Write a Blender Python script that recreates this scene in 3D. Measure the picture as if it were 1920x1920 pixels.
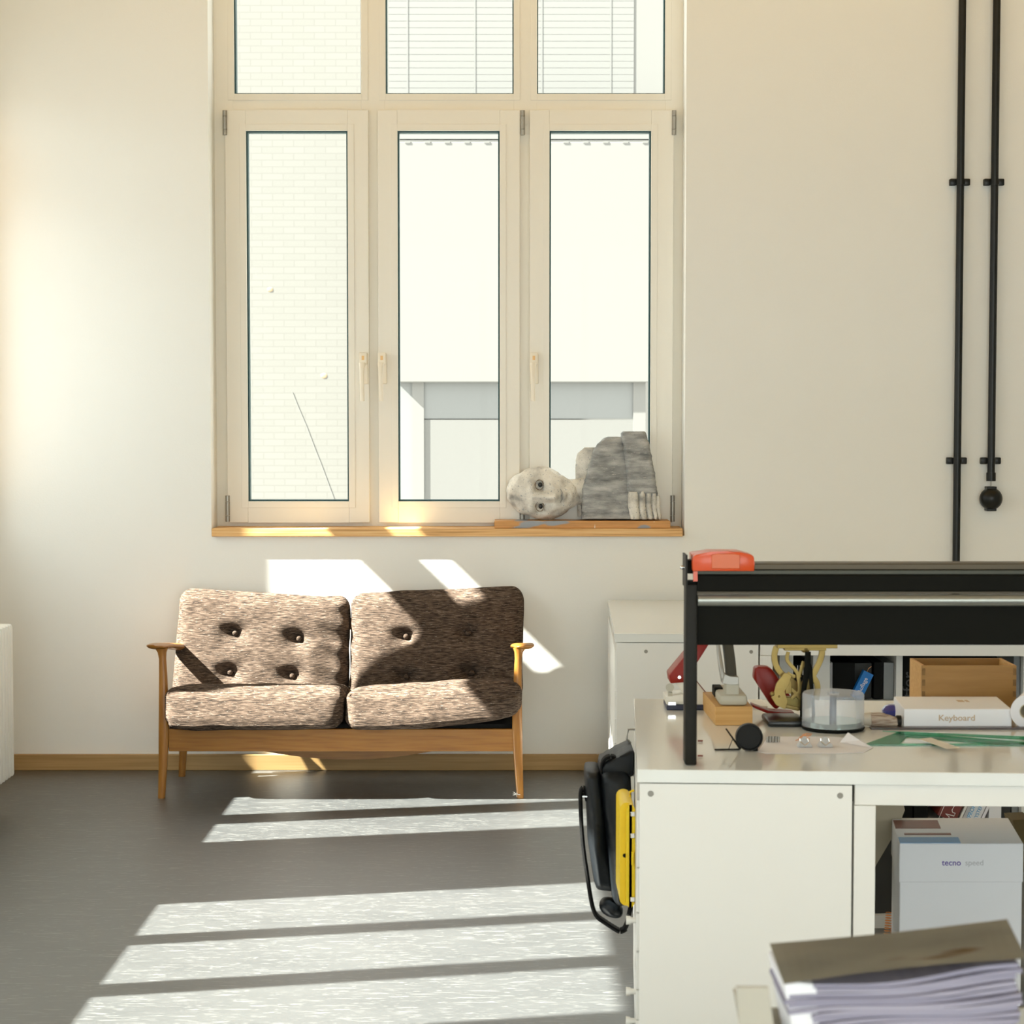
import bpy, bmesh, math, random
from mathutils import Vector, Matrix, noise
random.seed(4)
SC = bpy.context.scene; COL = SC.collection
for o in list(bpy.data.objects): bpy.data.objects.remove(o)
# ------------------------------------------------------------ camera, sky, sun, lamps
FPX = 3700.0; TILT = math.atan(186/FPX); EYE = 1.5
cd = bpy.data.cameras.new('camera'); cam = bpy.data.objects.new('camera', cd); COL.objects.link(cam)
cam.location = (0, 0, EYE); cam.rotation_euler = (math.pi/2 - TILT, 0, 0)
cd.sensor_width = 36; cd.lens = 36*FPX/1920; cd.clip_end = 200
cd.dof.use_dof = True; cd.dof.focus_distance = 8.0; cd.dof.aperture_fstop = 10.5
SC.camera = cam
SC.view_settings.view_transform = 'Standard'; SC.view_settings.look = 'None'
SC.view_settings.exposure = 0.0; SC.view_settings.gamma = 1.0
SC.cycles.use_denoising = True; SC.cycles.max_bounces = 10; SC.cycles.diffuse_bounces = 6
SC.cycles.transparent_max_bounces = 16; SC.cycles.sample_clamp_indirect = 6
wd = bpy.data.worlds.new('sky'); SC.world = wd; wd.use_nodes = True
bg = wd.node_tree.nodes['Background']; bg.inputs[0].default_value = (.98, .99, .97, 1); bg.inputs[1].default_value = 3.1
SUN = Vector((1, .21, -.97)).normalized()
sl = bpy.data.lights.new('sun', 'SUN'); sl.energy = 54; sl.angle = math.radians(.6); sl.color = (1, .96, .88)
so = bpy.data.objects.new('sun', sl); COL.objects.link(so); so.location = (-12, 4, 12)
so.rotation_euler = SUN.to_track_quat('-Z', 'Y').to_euler()
def area(name, loc, direction, sx, sy, power, color):
    l = bpy.data.lights.new(name, 'AREA'); l.shape = 'RECTANGLE'; l.size = sx; l.size_y = sy; l.energy = power; l.color = color
    o = bpy.data.objects.new(name, l); COL.objects.link(o); o.location = loc
    o.rotation_euler = Vector(direction).to_track_quat('-Z', 'Y').to_euler(); return o
# daylight standing outside each window opening of the left wall and of the wall behind the camera
DAY = (.80, .93, 1.0)
for yy, pw in ((7.4, 20), (4.9, 60), (2.3, 160), (-.6, 120)):
    area('window_light', (-4.6, yy, 4.4), (2.4, .0, -2.3), 3.8 if yy > 5 else 3.0, 3.4, pw, DAY)
area('window_light', (1.2, -3.2, 1.55), (0, 1, 0), 5.0, 3.0, 125, (.90, .97, 1))
# added warm fill without a real lamp, washing the back wall
area('warm_wall_wash', (1.2, 6.9, 3.8), (0, 1, -.35), 6.0, .3, 13, (1, .63, .16))
area('warm_corner_fill', (-2.17, 8.02, 1.95), (.1, 1, 0), .05, 1.5, .42, (1, .55, .2))  # unseen warm fill added to tint the left corner
# ------------------------------------------------------------ pixel ray -> point on a plane (used to read sizes off the photograph)
CT, ST = math.cos(TILT), math.sin(TILT)
def ray(px, py):
    u = (px-960)/FPX; v = (960-py)/FPX
    return u, CT+v*ST, -ST+v*CT
def P(px, py, Y):
    a, b, c = ray(px, py); t = Y/b; return Vector((a*t, Y, EYE+c*t))
def G(px, py, z):
    a, b, c = ray(px, py); t = (z-EYE)/c; return Vector((a*t, b*t, z))
def X(px, py, Y): return P(px, py, Y).x
def Z(py, Y): return P(960, py, Y).z
WY = 8.242
# ------------------------------------------------------------ object helpers
WM = {}
def thing(name, label, cat, loc, rz=0, group=None, kind=None):
    o = bpy.data.objects.new(name, None); COL.objects.link(o); o.location = loc; o.rotation_euler = (0, 0, rz)
    o.empty_display_size = .1
    if label: o['label'] = label
    if cat: o['category'] = cat
    if group: o['group'] = group
    if kind: o['kind'] = kind
    WM[o.name] = Matrix.Translation(Vector(loc)) @ Matrix.Rotation(rz, 4, 'Z'); return o
def new(): return bmesh.new()
def mesh(name, bm, m, parent=None, label=None, cat=None, group=None, kind=None, smooth=False, local=False):
    me = bpy.data.meshes.new(name)
    bmesh.ops.recalc_face_normals(bm, faces=bm.faces)
    if parent is not None:
        w = WM[parent.name]
        if not local: bm.transform(w.inverted())
    else:
        vs = [v.co for v in bm.verts]
        c = Vector(((min(v.x for v in vs)+max(v.x for v in vs))/2, (min(v.y for v in vs)+max(v.y for v in vs))/2, min(v.z for v in vs)))
        bm.transform(Matrix.Translation(-c)); w = Matrix.Translation(c)
    bm.to_mesh(me); bm.free()
    if smooth:
        for p in me.polygons: p.use_smooth = True
        if smooth != 'all': me.set_sharp_from_angle(angle=math.radians(38))
    ms = m if isinstance(m, (list, tuple)) else [m]
    for q in ms: me.materials.append(q)
    o = bpy.data.objects.new(name, me); COL.objects.link(o)
    if parent is not None: o.parent = parent; WM[o.name] = w
    else: o.location = w.translation; WM[o.name] = w
    if label: o['label'] = label
    if cat: o['category'] = cat
    if group: o['group'] = group
    if kind: o['kind'] = kind
    return o
def box(bm, x0, x1, y0, y1, z0, z1, bev=0, M=None):
    r = bmesh.ops.create_cube(bm, size=1)
    m = Matrix.Translation(((x0+x1)/2, (y0+y1)/2, (z0+z1)/2)) @ Matrix.Diagonal((abs(x1-x0), abs(y1-y0), abs(z1-z0), 1))
    bmesh.ops.transform(bm, matrix=m, verts=r['verts'])
    vs = r['verts']
    if bev:
        es = list({e for v in vs for e in v.link_edges})
        q = bmesh.ops.bevel(bm, geom=es, offset=bev, segments=2, affect='EDGES', profile=.5); vs = q['verts']
    if M is not None: bmesh.ops.transform(bm, matrix=M, verts=list({v for v in vs}))
    return bm
def loft(bm, rings, caps=True, closed=True):
    R = [[bm.verts.new(p) for p in r] for r in rings]
    n = len(R[0])
    for a, b in zip(R, R[1:]):
        for i in range(n if closed else n-1):
            j = (i+1) % n
            try: bm.faces.new((a[i], a[j], b[j], b[i]))
            except ValueError: pass
    if caps and closed:
        bm.faces.new(R[0]); bm.faces.new(list(reversed(R[-1])))
    return bm
def circ(c, axis, r, n=16, ry=None, up=None, power=2.0):
    c = Vector(c); a = Vector(axis).normalized()
    u = Vector(up) if up else (Vector((0, 0, 1)) if abs(a.z) < .9 else Vector((1, 0, 0)))
    u = (u-a*u.dot(a)).normalized(); v = a.cross(u); ry = ry or r; out = []
    for i in range(n):
        t = 2*math.pi*i/n; cs, sn = math.cos(t), math.sin(t)
        e = 2/power
        out.append(c+u*r*math.copysign(abs(cs)**e, cs)+v*ry*math.copysign(abs(sn)**e, sn))
    return out
def cyl(bm, p0, p1, r0, r1=None, n=24):
    p0 = Vector(p0); p1 = Vector(p1); r1 = r0 if r1 is None else r1
    return loft(bm, [circ(p0, p1-p0, r0, n), circ(p1, p1-p0, r1, n)])
def tube(bm, pts, rad, n=10, ry=None, up=None, power=2.0):
    pts = [Vector(p) for p in pts]; rs = []
    for i, p in enumerate(pts):
        d = pts[min(i+1, len(pts)-1)]-pts[max(i-1, 0)]
        r = rad[i] if isinstance(rad, (list, tuple)) else rad
        q = (ry[i] if isinstance(ry, (list, tuple)) else ry) if ry else None
        rs.append(circ(p, d, r, n, q, up, power))
    return loft(bm, rs)
def smoothpts(pts, k=5):
    pts = [Vector(p) for p in pts]; out = []
    for i in range(len(pts)-1):
        a = pts[max(i-1, 0)]; b = pts[i]; c = pts[i+1]; d = pts[min(i+2, len(pts)-1)]
        for j in range(k):
            t = j/k
            out.append(.5*((2*b)+(c-a)*t+(2*a-5*b+4*c-d)*t*t+(3*b-a-3*c+d)*t**3))
    out.append(pts[-1]); return out
def prism(bm, poly, y0, y1, bev=0):       # poly in (x,z), extruded along y
    a = [bm.verts.new((p[0], y0, p[1])) for p in poly]; b = [bm.verts.new((p[0], y1, p[1])) for p in poly]
    fs = [bm.faces.new(a), bm.faces.new(list(reversed(b)))]
    n = len(poly)
    for i in range(n):
        j = (i+1) % n; fs.append(bm.faces.new((a[i], b[i], b[j], a[j])))
    if bev:
        es = list({e for v in a+b for e in v.link_edges})
        bmesh.ops.bevel(bm, geom=es, offset=bev, segments=2, affect='EDGES', profile=.5)
    return bm
def pxpoly(pts, Y): return [(P(x, y, Y).x, P(x, y, Y).z) for x, y in pts]
def ball(bm, c, rx, ry=None, rz=None, n=3):
    r = bmesh.ops.create_icosphere(bm, subdivisions=n, radius=1)
    bmesh.ops.transform(bm, matrix=Matrix.Translation(c) @ Matrix.Diagonal((rx, ry or rx, rz or rx, 1)), verts=r['verts']); return r['verts']
def ringbox(bm, x0, x1, z0, z1, w, y0, y1, bev=0):
    box(bm, x0, x0+w, y0, y1, z0, z1, bev); box(bm, x1-w, x1, y0, y1, z0, z1, bev)
    box(bm, x0+w, x1-w, y0, y1, z0, z0+w, bev); box(bm, x0+w, x1-w, y0, y1, z1-w, z1, bev)
def text(name, s, size, M, m, parent, align='CENTER', ext=.0004, bold=0):
    cu = bpy.data.curves.new(name, 'FONT'); cu.body = s; cu.size = size; cu.extrude = ext; cu.offset = bold; cu.align_x = align; cu.align_y = 'CENTER'
    t = bpy.data.objects.new('tmp', cu); COL.objects.link(t)
    me = bpy.data.meshes.new_from_object(t.evaluated_get(bpy.context.evaluated_depsgraph_get()))
    bpy.data.objects.remove(t)
    w = WM[parent.name]; me.transform(w.inverted() @ M); me.name = name; me.materials.clear(); me.materials.append(m)
    o = bpy.data.objects.new(name, me); COL.objects.link(o); o.parent = parent; WM[o.name] = w; return o
def facing(loc, rot=0, yaw=0):            # text plane that faces -y, turned by rot in its plane
    return Matrix.Translation(loc) @ Matrix.Rotation(yaw, 4, 'Z') @ Matrix.Rotation(math.pi/2, 4, 'X') @ Matrix.Rotation(rot, 4, 'Z')
# ------------------------------------------------------------ materials
def mat(name, col, rough=.5, metal=0, spec=.5, bump=None, trans=0, alpha=1, coat=0):
    m = bpy.data.materials.new(name); m.use_nodes = True; nt = m.node_tree; b = nt.nodes['Principled BSDF']
    b.inputs['Base Color'].default_value = (*col, 1); b.inputs['Roughness'].default_value = rough
    b.inputs['Metallic'].default_value = metal; b.inputs['Specular IOR Level'].default_value = spec
    b.inputs['Transmission Weight'].default_value = trans; b.inputs['Alpha'].default_value = alpha; b.inputs['Coat Weight'].default_value = coat
    if bump:
        sc, st = bump; n, tc = nt.nodes.new('ShaderNodeTexNoise'), nt.nodes.new('ShaderNodeTexCoord')
        n.inputs['Scale'].default_value = sc; n.inputs['Detail'].default_value = 3
        nt.links.new(tc.outputs['Object'], n.inputs['Vector'])
        bp = nt.nodes.new('ShaderNodeBump'); bp.inputs['Strength'].default_value = st; bp.inputs['Distance'].default_value = .004
        nt.links.new(n.outputs['Fac'], bp.inputs['Height']); nt.links.new(bp.outputs['Normal'], b.inputs['Normal'])
    return m
def streak(name, stops, scale, rough=.5, nscale=1, detail=4, bump=0, spec=.5, second=None, coat=0):
    """noise stretched by `scale` (x,y,z) through a colour ramp; second=(scale, stops(alpha), colour) adds marks"""
    m = mat(name, stops[0][1], rough, spec=spec, coat=coat); nt = m.node_tree; b = nt.nodes['Principled BSDF']
    tc = nt.nodes.new('ShaderNodeTexCoord')
    def nz(sc, det, off=0):
        mp = nt.nodes.new('ShaderNodeMapping'); mp.inputs['Scale'].default_value = sc; mp.inputs['Location'].default_value = (off, off, off)
        n = nt.nodes.new('ShaderNodeTexNoise'); n.inputs['Scale'].default_value = nscale; n.inputs['Detail'].default_value = det
        nt.links.new(tc.outputs['Object'], mp.inputs['Vector']); nt.links.new(mp.outputs['Vector'], n.inputs['Vector']); return n
    def ramp(src, st):
        r = nt.nodes.new('ShaderNodeValToRGB'); el = r.color_ramp.elements
        while len(el) < len(st): el.new(.5)
        for e, (p, c) in zip(el, st): e.position = p; e.color = (*c, 1)
        nt.links.new(src, r.inputs['Fac']); return r
    n = nz(scale, detail); r = ramp(n.outputs['Fac'], stops); out = r.outputs['Color']
    if second:
        for k, (sc, st, c) in enumerate(second):
            n2 = nz(sc, 2, 3.3+k); r2 = ramp(n2.outputs['Fac'], [(st[0], (0, 0, 0)), (st[1], (1, 1, 1))])
            mx = nt.nodes.new('ShaderNodeMix'); mx.data_type = 'RGBA'; mx.inputs[7].default_value = (*c, 1)
            nt.links.new(r2.outputs['Color'], mx.inputs[0]); nt.links.new(out, mx.inputs[6]); out = mx.outputs[2]
    nt.links.new(out, b.inputs['Base Color'])
    if bump:
        bp = nt.nodes.new('ShaderNodeBump'); bp.inputs['Strength'].default_value = bump; bp.inputs['Distance'].default_value = .003
        nt.links.new(n.outputs['Fac'], bp.inputs['Height']); nt.links.new(bp.outputs['Normal'], b.inputs['Normal'])
    return m
def clear(name, tint=(1, 1, 1), gloss=.06, rough=.02, milky=0, milk=(1, 1, 1), fres=.35):
    m = bpy.data.materials.new(name); m.use_nodes = True; nt = m.node_tree; nt.nodes.clear()
    out = nt.nodes.new('ShaderNodeOutputMaterial'); t = nt.nodes.new('ShaderNodeBsdfTransparent'); t.inputs[0].default_value = (*tint, 1)
    g = nt.nodes.new('ShaderNodeBsdfGlossy'); g.inputs['Roughness'].default_value = rough
    f = nt.nodes.new('ShaderNodeLayerWeight'); f.inputs['Blend'].default_value = .25
    a = nt.nodes.new('ShaderNodeMath'); a.operation = 'MULTIPLY_ADD'; a.inputs[1].default_value = fres; a.inputs[2].default_value = gloss
    nt.links.new(f.outputs['Fresnel'], a.inputs[0]); mx = nt.nodes.new('ShaderNodeMixShader')
    a.use_clamp = True
    nt.links.new(a.outputs[0], mx.inputs[0]); nt.links.new(t.outputs[0], mx.inputs[1]); nt.links.new(g.outputs[0], mx.inputs[2])
    last = mx
    if milky:
        d = nt.nodes.new('ShaderNodeBsdfDiffuse'); d.inputs[0].default_value = (*milk, 1); m2 = nt.nodes.new('ShaderNodeMixShader'); m2.inputs[0].default_value = milky
        nt.links.new(mx.outputs[0], m2.inputs[1]); nt.links.new(d.outputs[0], m2.inputs[2]); last = m2
    nt.links.new(last.outputs[0], out.inputs[0]); return m
M_wall = mat('wall_paint', (.825, .835, .81), .9, spec=.2, bump=(180, .08))
M_ceil = streak('ceiling_wood', [(.3, (.60, .38, .16)), (.7, (.72, .50, .25))], (30, 1, 1), .6)
M_floor = streak('linoleum', [(.3, (.026, .029, .030)), (.5, (.034, .037, .038)), (.75, (.042, .045, .045))], (3, 9, 1), .52, nscale=1.2, detail=8, spec=1.0,
                 second=[((11, 110, 1), (.62, .68), (.11, .113, .11)), ((24, 200, 1), (.66, .71), (.18, .184, .175))])
nb_ = M_floor.node_tree.nodes['Principled BSDF']; nb_.inputs['Coat Weight'].default_value = .75; nb_.inputs['Coat Roughness'].default_value = .42; nb_.inputs['Coat IOR'].default_value = 1.6
M_frame = mat('window_pvc', (.80, .775, .70), .35)
M_gasket = mat('gasket', (.005, .05, .055), .5)
M_glass = clear('window_glass', (.97, .99, .98), 0, fres=.05)
M_steel = mat('brushed_steel', (.36, .35, .32), .45, .8)
M_screw = mat('screw_grey', (.30, .29, .26), .6, spec=.2)
M_chrome = mat('chrome', (.8, .8, .8), .15, 1)
M_handle = mat('handle_cream', (.86, .80, .68), .35)
M_orange = mat('handle_mark', (.85, .55, .25), .5)
M_ply = streak('plywood', [(.3, (.50, .26, .08)), (.5, (.72, .42, .16)), (.7, (.80, .55, .26))], (1.2, 1.2, 60), .5, nscale=3)
M_board = streak('planed_board', [(.25, (.46, .22, .06)), (.6, (.62, .31, .09)), (.8, (.66, .36, .13))], (2, 3, 22), .5, nscale=3,
                 second=[((2.2, 1, 7), (.60, .66), (.30, .33, .37)), ((30, 8, 6), (.72, .8), (.75, .7, .6))])
M_pine = streak('pine', [(.3, (.34, .205, .07)), (.7, (.45, .29, .12))], (.8, 2, 30), .5, nscale=3, second=[((9, 1, 22), (.76, .80), (.16, .07, .02))])
M_teak = streak('sofa_wood', [(.25, (.22, .085, .012)), (.5, (.31, .13, .020)), (.8, (.37, .17, .032))], (1.5, 3, 26), .32, nscale=4, detail=5, spec=.5,
                second=[((60, 60, 45), (.78, .82), (.50, .38, .2))])
M_teakv = streak('sofa_wood_upright', [(.25, (.24, .095, .014)), (.5, (.33, .14, .024)), (.8, (.40, .19, .038))], (26, 26, 2), .32, nscale=4, detail=5,
                 second=[((60, 60, 45), (.74, .80), (.50, .38, .2))])
M_fabric = streak('woven_fabric', [(.30, (.018, .014, .012)), (.42, (.047, .034, .026)), (.53, (.090, .063, .047)), (.68, (.165, .122, .095))], (13, 16, 150), .95, nscale=2.6, detail=8, bump=.7, spec=.1,
                  second=[((22, 22, 260), (.67, .71), (.30, .26, .22)), ((26, 26, 230), (.66, .70), (.01, .01, .012))])
M_black = mat('black_cloth', (.008, .008, .008), .9)
M_white = mat('white_laminate', (.80, .79, .745), .28, spec=.5)
M_top = mat('white_glossy_top', (.78, .795, .765), .10, spec=.9)
M_gap = mat('dark_gap', (.02, .018, .015), .8)
M_darkmetal = mat('dark_metal', (.010, .009, .006), .55, 0, .25, bump=(60, .3))
M_blackm = mat('black_coating', (.004, .004, .002), .7, spec=.15)
M_brown = mat('bronze_rail', (.06, .045, .025), .4, .5)
M_tube = mat('grey_tube', (.33, .34, .31), .35, .7)
M_red = mat('orange_red_plastic', (.62, .070, .010), .3, coat=.1)
M_red2 = mat('orange_plastic_inset', (.58, .10, .008), .35)
M_dred = mat('red_enamel', (.24, .010, .003), .35, spec=.3)
M_cream = mat('cream_enamel', (.72, .69, .60), .35)
M_beige = mat('beige_plastic', (.43, .41, .33), .45)
M_block = streak('wood_block', [(.3, (.50, .27, .07)), (.7, (.60, .35, .12))], (1.5, 60, 60), .6, nscale=2)
M_box = streak('dovetailed_wood', [(.3, (.29, .15, .035)), (.7, (.37, .205, .055))], (2, 2, 14), .55, nscale=3)
M_endgrain = streak('end_grain', [(.3, (.17, .09, .025)), (.7, (.24, .135, .04))], (40, 40, 20), .7, nscale=3)
M_brass = mat('brass', (.34, .245, .08), .45, .7, bump=(50, .3))
M_navy = mat('navy_rubber', (.015, .02, .05), .5)
M_paper = mat('white_paper', (.84, .84, .88), .7)
M_carton = mat('white_carton', (.88, .89, .92), .5)
M_gold = mat('printed_gold', (.58, .44, .30), .5)
M_blue = mat('blue_cover', (.0, .19, .62), .4)
M_violet = mat('printed_violet', (.14, .09, .38), .5)
M_lgrey = mat('printed_grey', (.55, .55, .57), .5)
M_sky = mat('printed_sky', (.16, .40, .72), .4)
M_marn = mat('maroon_cover', (.17, .03, .02), .35)
M_wtext = mat('white_print', (.85, .85, .83), .5)
M_btext = mat('blue_print', (.05, .38, .68), .5)
M_gtext = mat('grey_print', (.05, .05, .05), .5)
M_kraft = streak('kraft_board', [(.3, (.46, .40, .29)), (.7, (.52, .46, .34))], (4, 4, 4), .8)
M_grey = streak('grey_board', [(.3, (.27, .26, .215)), (.55, (.33, .315, .26)), (.75, (.38, .35, .28))], (5, 8, 3), .8, nscale=1.5, second=[((4, 9, 3), (.66, .74), (.17, .10, .04))])
M_yellow = mat('yellow_plastic', (.86, .60, .0), .4)
M_nylon = mat('black_nylon', (.004, .006, .008), .5, spec=.3, bump=(25, .8))
M_strap = mat('black_webbing', (.003, .003, .003), .8, spec=.2, bump=(300, .5))
M_radi = mat('radiator_enamel', (.80, .81, .78), .3)
M_stoneW = streak('carved_white', [(.28, (.24, .24, .235)), (.42, (.58, .565, .52)), (.6, (.80, .78, .72))], (1, 1, 1), .85, nscale=14, detail=8, bump=.9, spec=.2,
                  second=[((26, 26, 60), (.66, .70), (.10, .07, .05)), ((7, 7, 7), (.62, .72), (.33, .36, .38))])
M_stoneG = streak('carved_grey', [(.28, (.16, .168, .17)), (.5, (.33, .34, .34)), (.7, (.52, .525, .52))], (1, 1, 3.5), .85, nscale=12, detail=8, bump=1.0, spec=.2,
                  second=[((5, 5, 30), (.66, .72), (.55, .53, .49)), ((20, 20, 70), (.68, .72), (.05, .045, .04))])
M_pupil = mat('pupil_black', (.01, .012, .014), .2)
M_clearp = clear('clear_plastic', (.97, .98, 1), .01, .12, .26, (.85, .89, .96))
M_green = clear('green_acrylic', (.30, .72, .50), .1, .1, .14, (.05, .35, .22))
M_disc = mat('disc_silver', (.35, .45, .40), .12, 1)
M_bristle = streak('bristle', [(.35, (.22, .13, .09)), (.6, (.55, .47, .38))], (8, 90, 90), .9, nscale=2)
M_lilac = streak('paper_edges', [(.3, (.20, .19, .26)), (.5, (.29, .275, .36)), (.7, (.38, .365, .45))], (1, 1, 70), .8, nscale=2)
M_pipe = mat('black_pipe', (.006, .007, .006), .35, spec=.35)
M_copper = mat('copper_wire', (.80, .36, .14), .3, .6)
# ------------------------------------------------------------ the room
def struct(name, bm, m): return mesh(name, bm, m, kind='structure')
XL, XR, YF, ZC = -2.2, 5.5, -2.5, 3.9
b = new(); box(b, XL-.3, XR+.3, YF-.3, WY+.35, -.25, 0); struct('floor', b, M_floor)
b = new(); box(b, XL-.3, XR+.3, YF-.3, WY+.35, ZC, ZC+.2); struct('ceiling', b, M_ceil)
OX0, OX1 = X(392, 400, WY), X(1286, 400, WY); OZ0, OZ1 = Z(989, WY), 3.62
b = new()
box(b, XL-.1, OX0, WY, WY+.34, 0, ZC); box(b, OX1, XR+.1, WY, WY+.34, 0, ZC)
box(b, OX0, OX1, WY, WY+.34, 0, OZ0-.035); box(b, OX0, OX1, WY, WY+.34, OZ1, ZC)
bmesh.ops.remove_doubles(b, verts=b.verts, dist=1e-5); struct('wall_back', b, M_wall)
# left wall with its window openings; the frames stand flush with the inner face
def wall_with_holes(bm, holes, y0, y1, x0, x1, z1, along='y'):
    ys = sorted({y0, y1, *[v for h in holes for v in h[:2]]})
    for a, c in zip(ys, ys[1:]):
        h = [q for q in holes if q[0] <= a+1e-6 and q[1] >= c-1e-6]
        segs = [(0, z1)] if not h else [(0, h[0][2]), (h[0][3], z1)]
        for s, e in segs:
            if along == 'y': box(bm, x0, x1, a, c, s, e)
            else: box(bm, a, c, x0, x1, s, e)
LW = [(4.30, 5.77, 1.08, 2.86), (6.53, 8.03, 1.08, 2.86), (1.3, 3.3, 1.08, 2.86), (-1.6, .4, 1.08, 2.86)]
b = new(); wall_with_holes(b, LW, YF-.1, WY, XL-.09, XL, ZC); struct('wall_left', b, M_wall)
b = new(); box(b, XR, XR+.1, YF, WY, 0, ZC); struct('wall_right', b, M_wall)
b = new(); wall_with_holes(b, [(-1.3, 3.7, .06, 3.2)], XL, XR, YF-.1, YF, ZC, 'x'); struct('wall_front', b, M_wall)
b = new(); box(b, XL, .36, WY-.022, WY, .0, Z(1415, WY-.022), .003); box(b, .36, XR, WY-.022, WY, 0, Z(1415, WY-.022), .003); struct('baseboard_back', b, M_pine)
b = new(); box(b, XL, XL+.02, YF, WY-.03, 0, .062, .003); struct('baseboard_left', b, M_pine)
# left wall windows (out of the picture; they let the sun in)
def side_window(n, h, bars):
    w = thing('window_%d' % n, None, None, (XL-.05, (h[0]+h[1])/2, h[2]), kind='structure')
    b = new(); x0, x1 = XL-.075, XL-.045
    box(b, x0, x1, h[0], bars[0][0], h[2], h[3]); box(b, x0, x1, bars[-1][1], h[1], h[2], h[3])
    for p, q in zip(bars, bars[1:]): box(b, x0, x1, p[1], q[0], h[2], h[3])
    for z0, z1 in ((h[2], 1.13), (2.47, 2.69), (2.84, h[3])): box(b, x0-.001, x1+.001, h[0], h[1], z0, z1)
    mesh('frame', b, M_frame, w)
    b = new(); box(b, XL-.064, XL-.060, h[0]+.01, h[1]-.01, h[2]+.01, h[3]-.01); mesh('glass_pane', b, M_glass, w)
side_window(2, LW[1], [(6.58, 6.89), (7.05, 7.395), (7.59, 7.98)])
side_window(3, LW[0], [(4.35, 4.755), (4.865, 5.25), (5.35, 5.715)])
side_window(4, LW[2], [(1.38, 1.95), (2.05, 2.6), (2.7, 3.22)])
side_window(5, LW[3], [(-1.52, -.95), (-.85, -.3), (-.2, .32)])
w = thing('window_6', None, None, (1.2, YF-.05, .06), kind='structure'); b = new()  # unseen; opening run down to the floor to let light under the tables
for i in range(6): box(b, -1.3+i*.985, -1.3+i*.985+.075, YF-.08, YF-.03, .06, 3.2)
box(b, -1.3, 3.7, YF-.079, YF-.031, .06, .12); box(b, -1.3, 3.7, YF-.079, YF-.031, 3.12, 3.2); mesh('frame', b, M_frame, w)
b = new(); box(b, -1.28, 3.68, YF-.06, YF-.055, .08, 3.18); mesh('glass_pane', b, M_glass, w)
# ------------------------------------------------------------ the tall window
FY = WY+.165                                    # room face of the fixed frame
SY = FY-.028                                    # room face of the opening sashes
w1 = thing('window_1', None, None, ((OX0+OX1)/2, FY, OZ0), kind='structure')
def fx(px, py=500): return X(px, py, FY)
b = new()
zt, zb = OZ1, OZ0-.03
zTu, zTl = Z(176, FY), Z(214, FY)
box(b, OX0-.02, fx(439), FY, FY+.07, zb, zt, .002); box(b, fx(1247), OX1+.02, FY, FY+.07, zb, zt, .002)
for a, c in ((678, 723), (963, 1007)): box(b, fx(a), fx(c), FY, FY+.07, zb, zt, .002)
box(b, OX0, OX1, FY+.001, FY+.069, zTl, zTu); box(b, OX0, OX1, FY+.001, FY+.069, zb, Z(962, FY)); box(b, OX0, OX1, FY+.001, FY+.069, zt-.06, zt)
mesh('frame', b, M_frame, w1)
for a, c in ((439, 678), (723, 963), (1007, 1247)):
    b = new(); x0, x1 = fx(a, 100), fx(c, 100)
    ringbox(b, x0-.027, x1+.027, zTu-.027, zt-.05, .027, FY-.0035, FY+.002, .001); bead = mesh('glazing_bead', b, M_frame, w1)
    b = new(); ringbox(b, x0-.001, x1+.001, zTu-.001, zt-.06, .006, FY+.012, FY+.06); mesh('gasket', b, M_gasket, bead)
    b = new(); box(b, x0-.01, x1+.01, FY+.03, FY+.034, zTu-.01, zt-.05); mesh('glass_pane', b, M_glass, bead)
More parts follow.
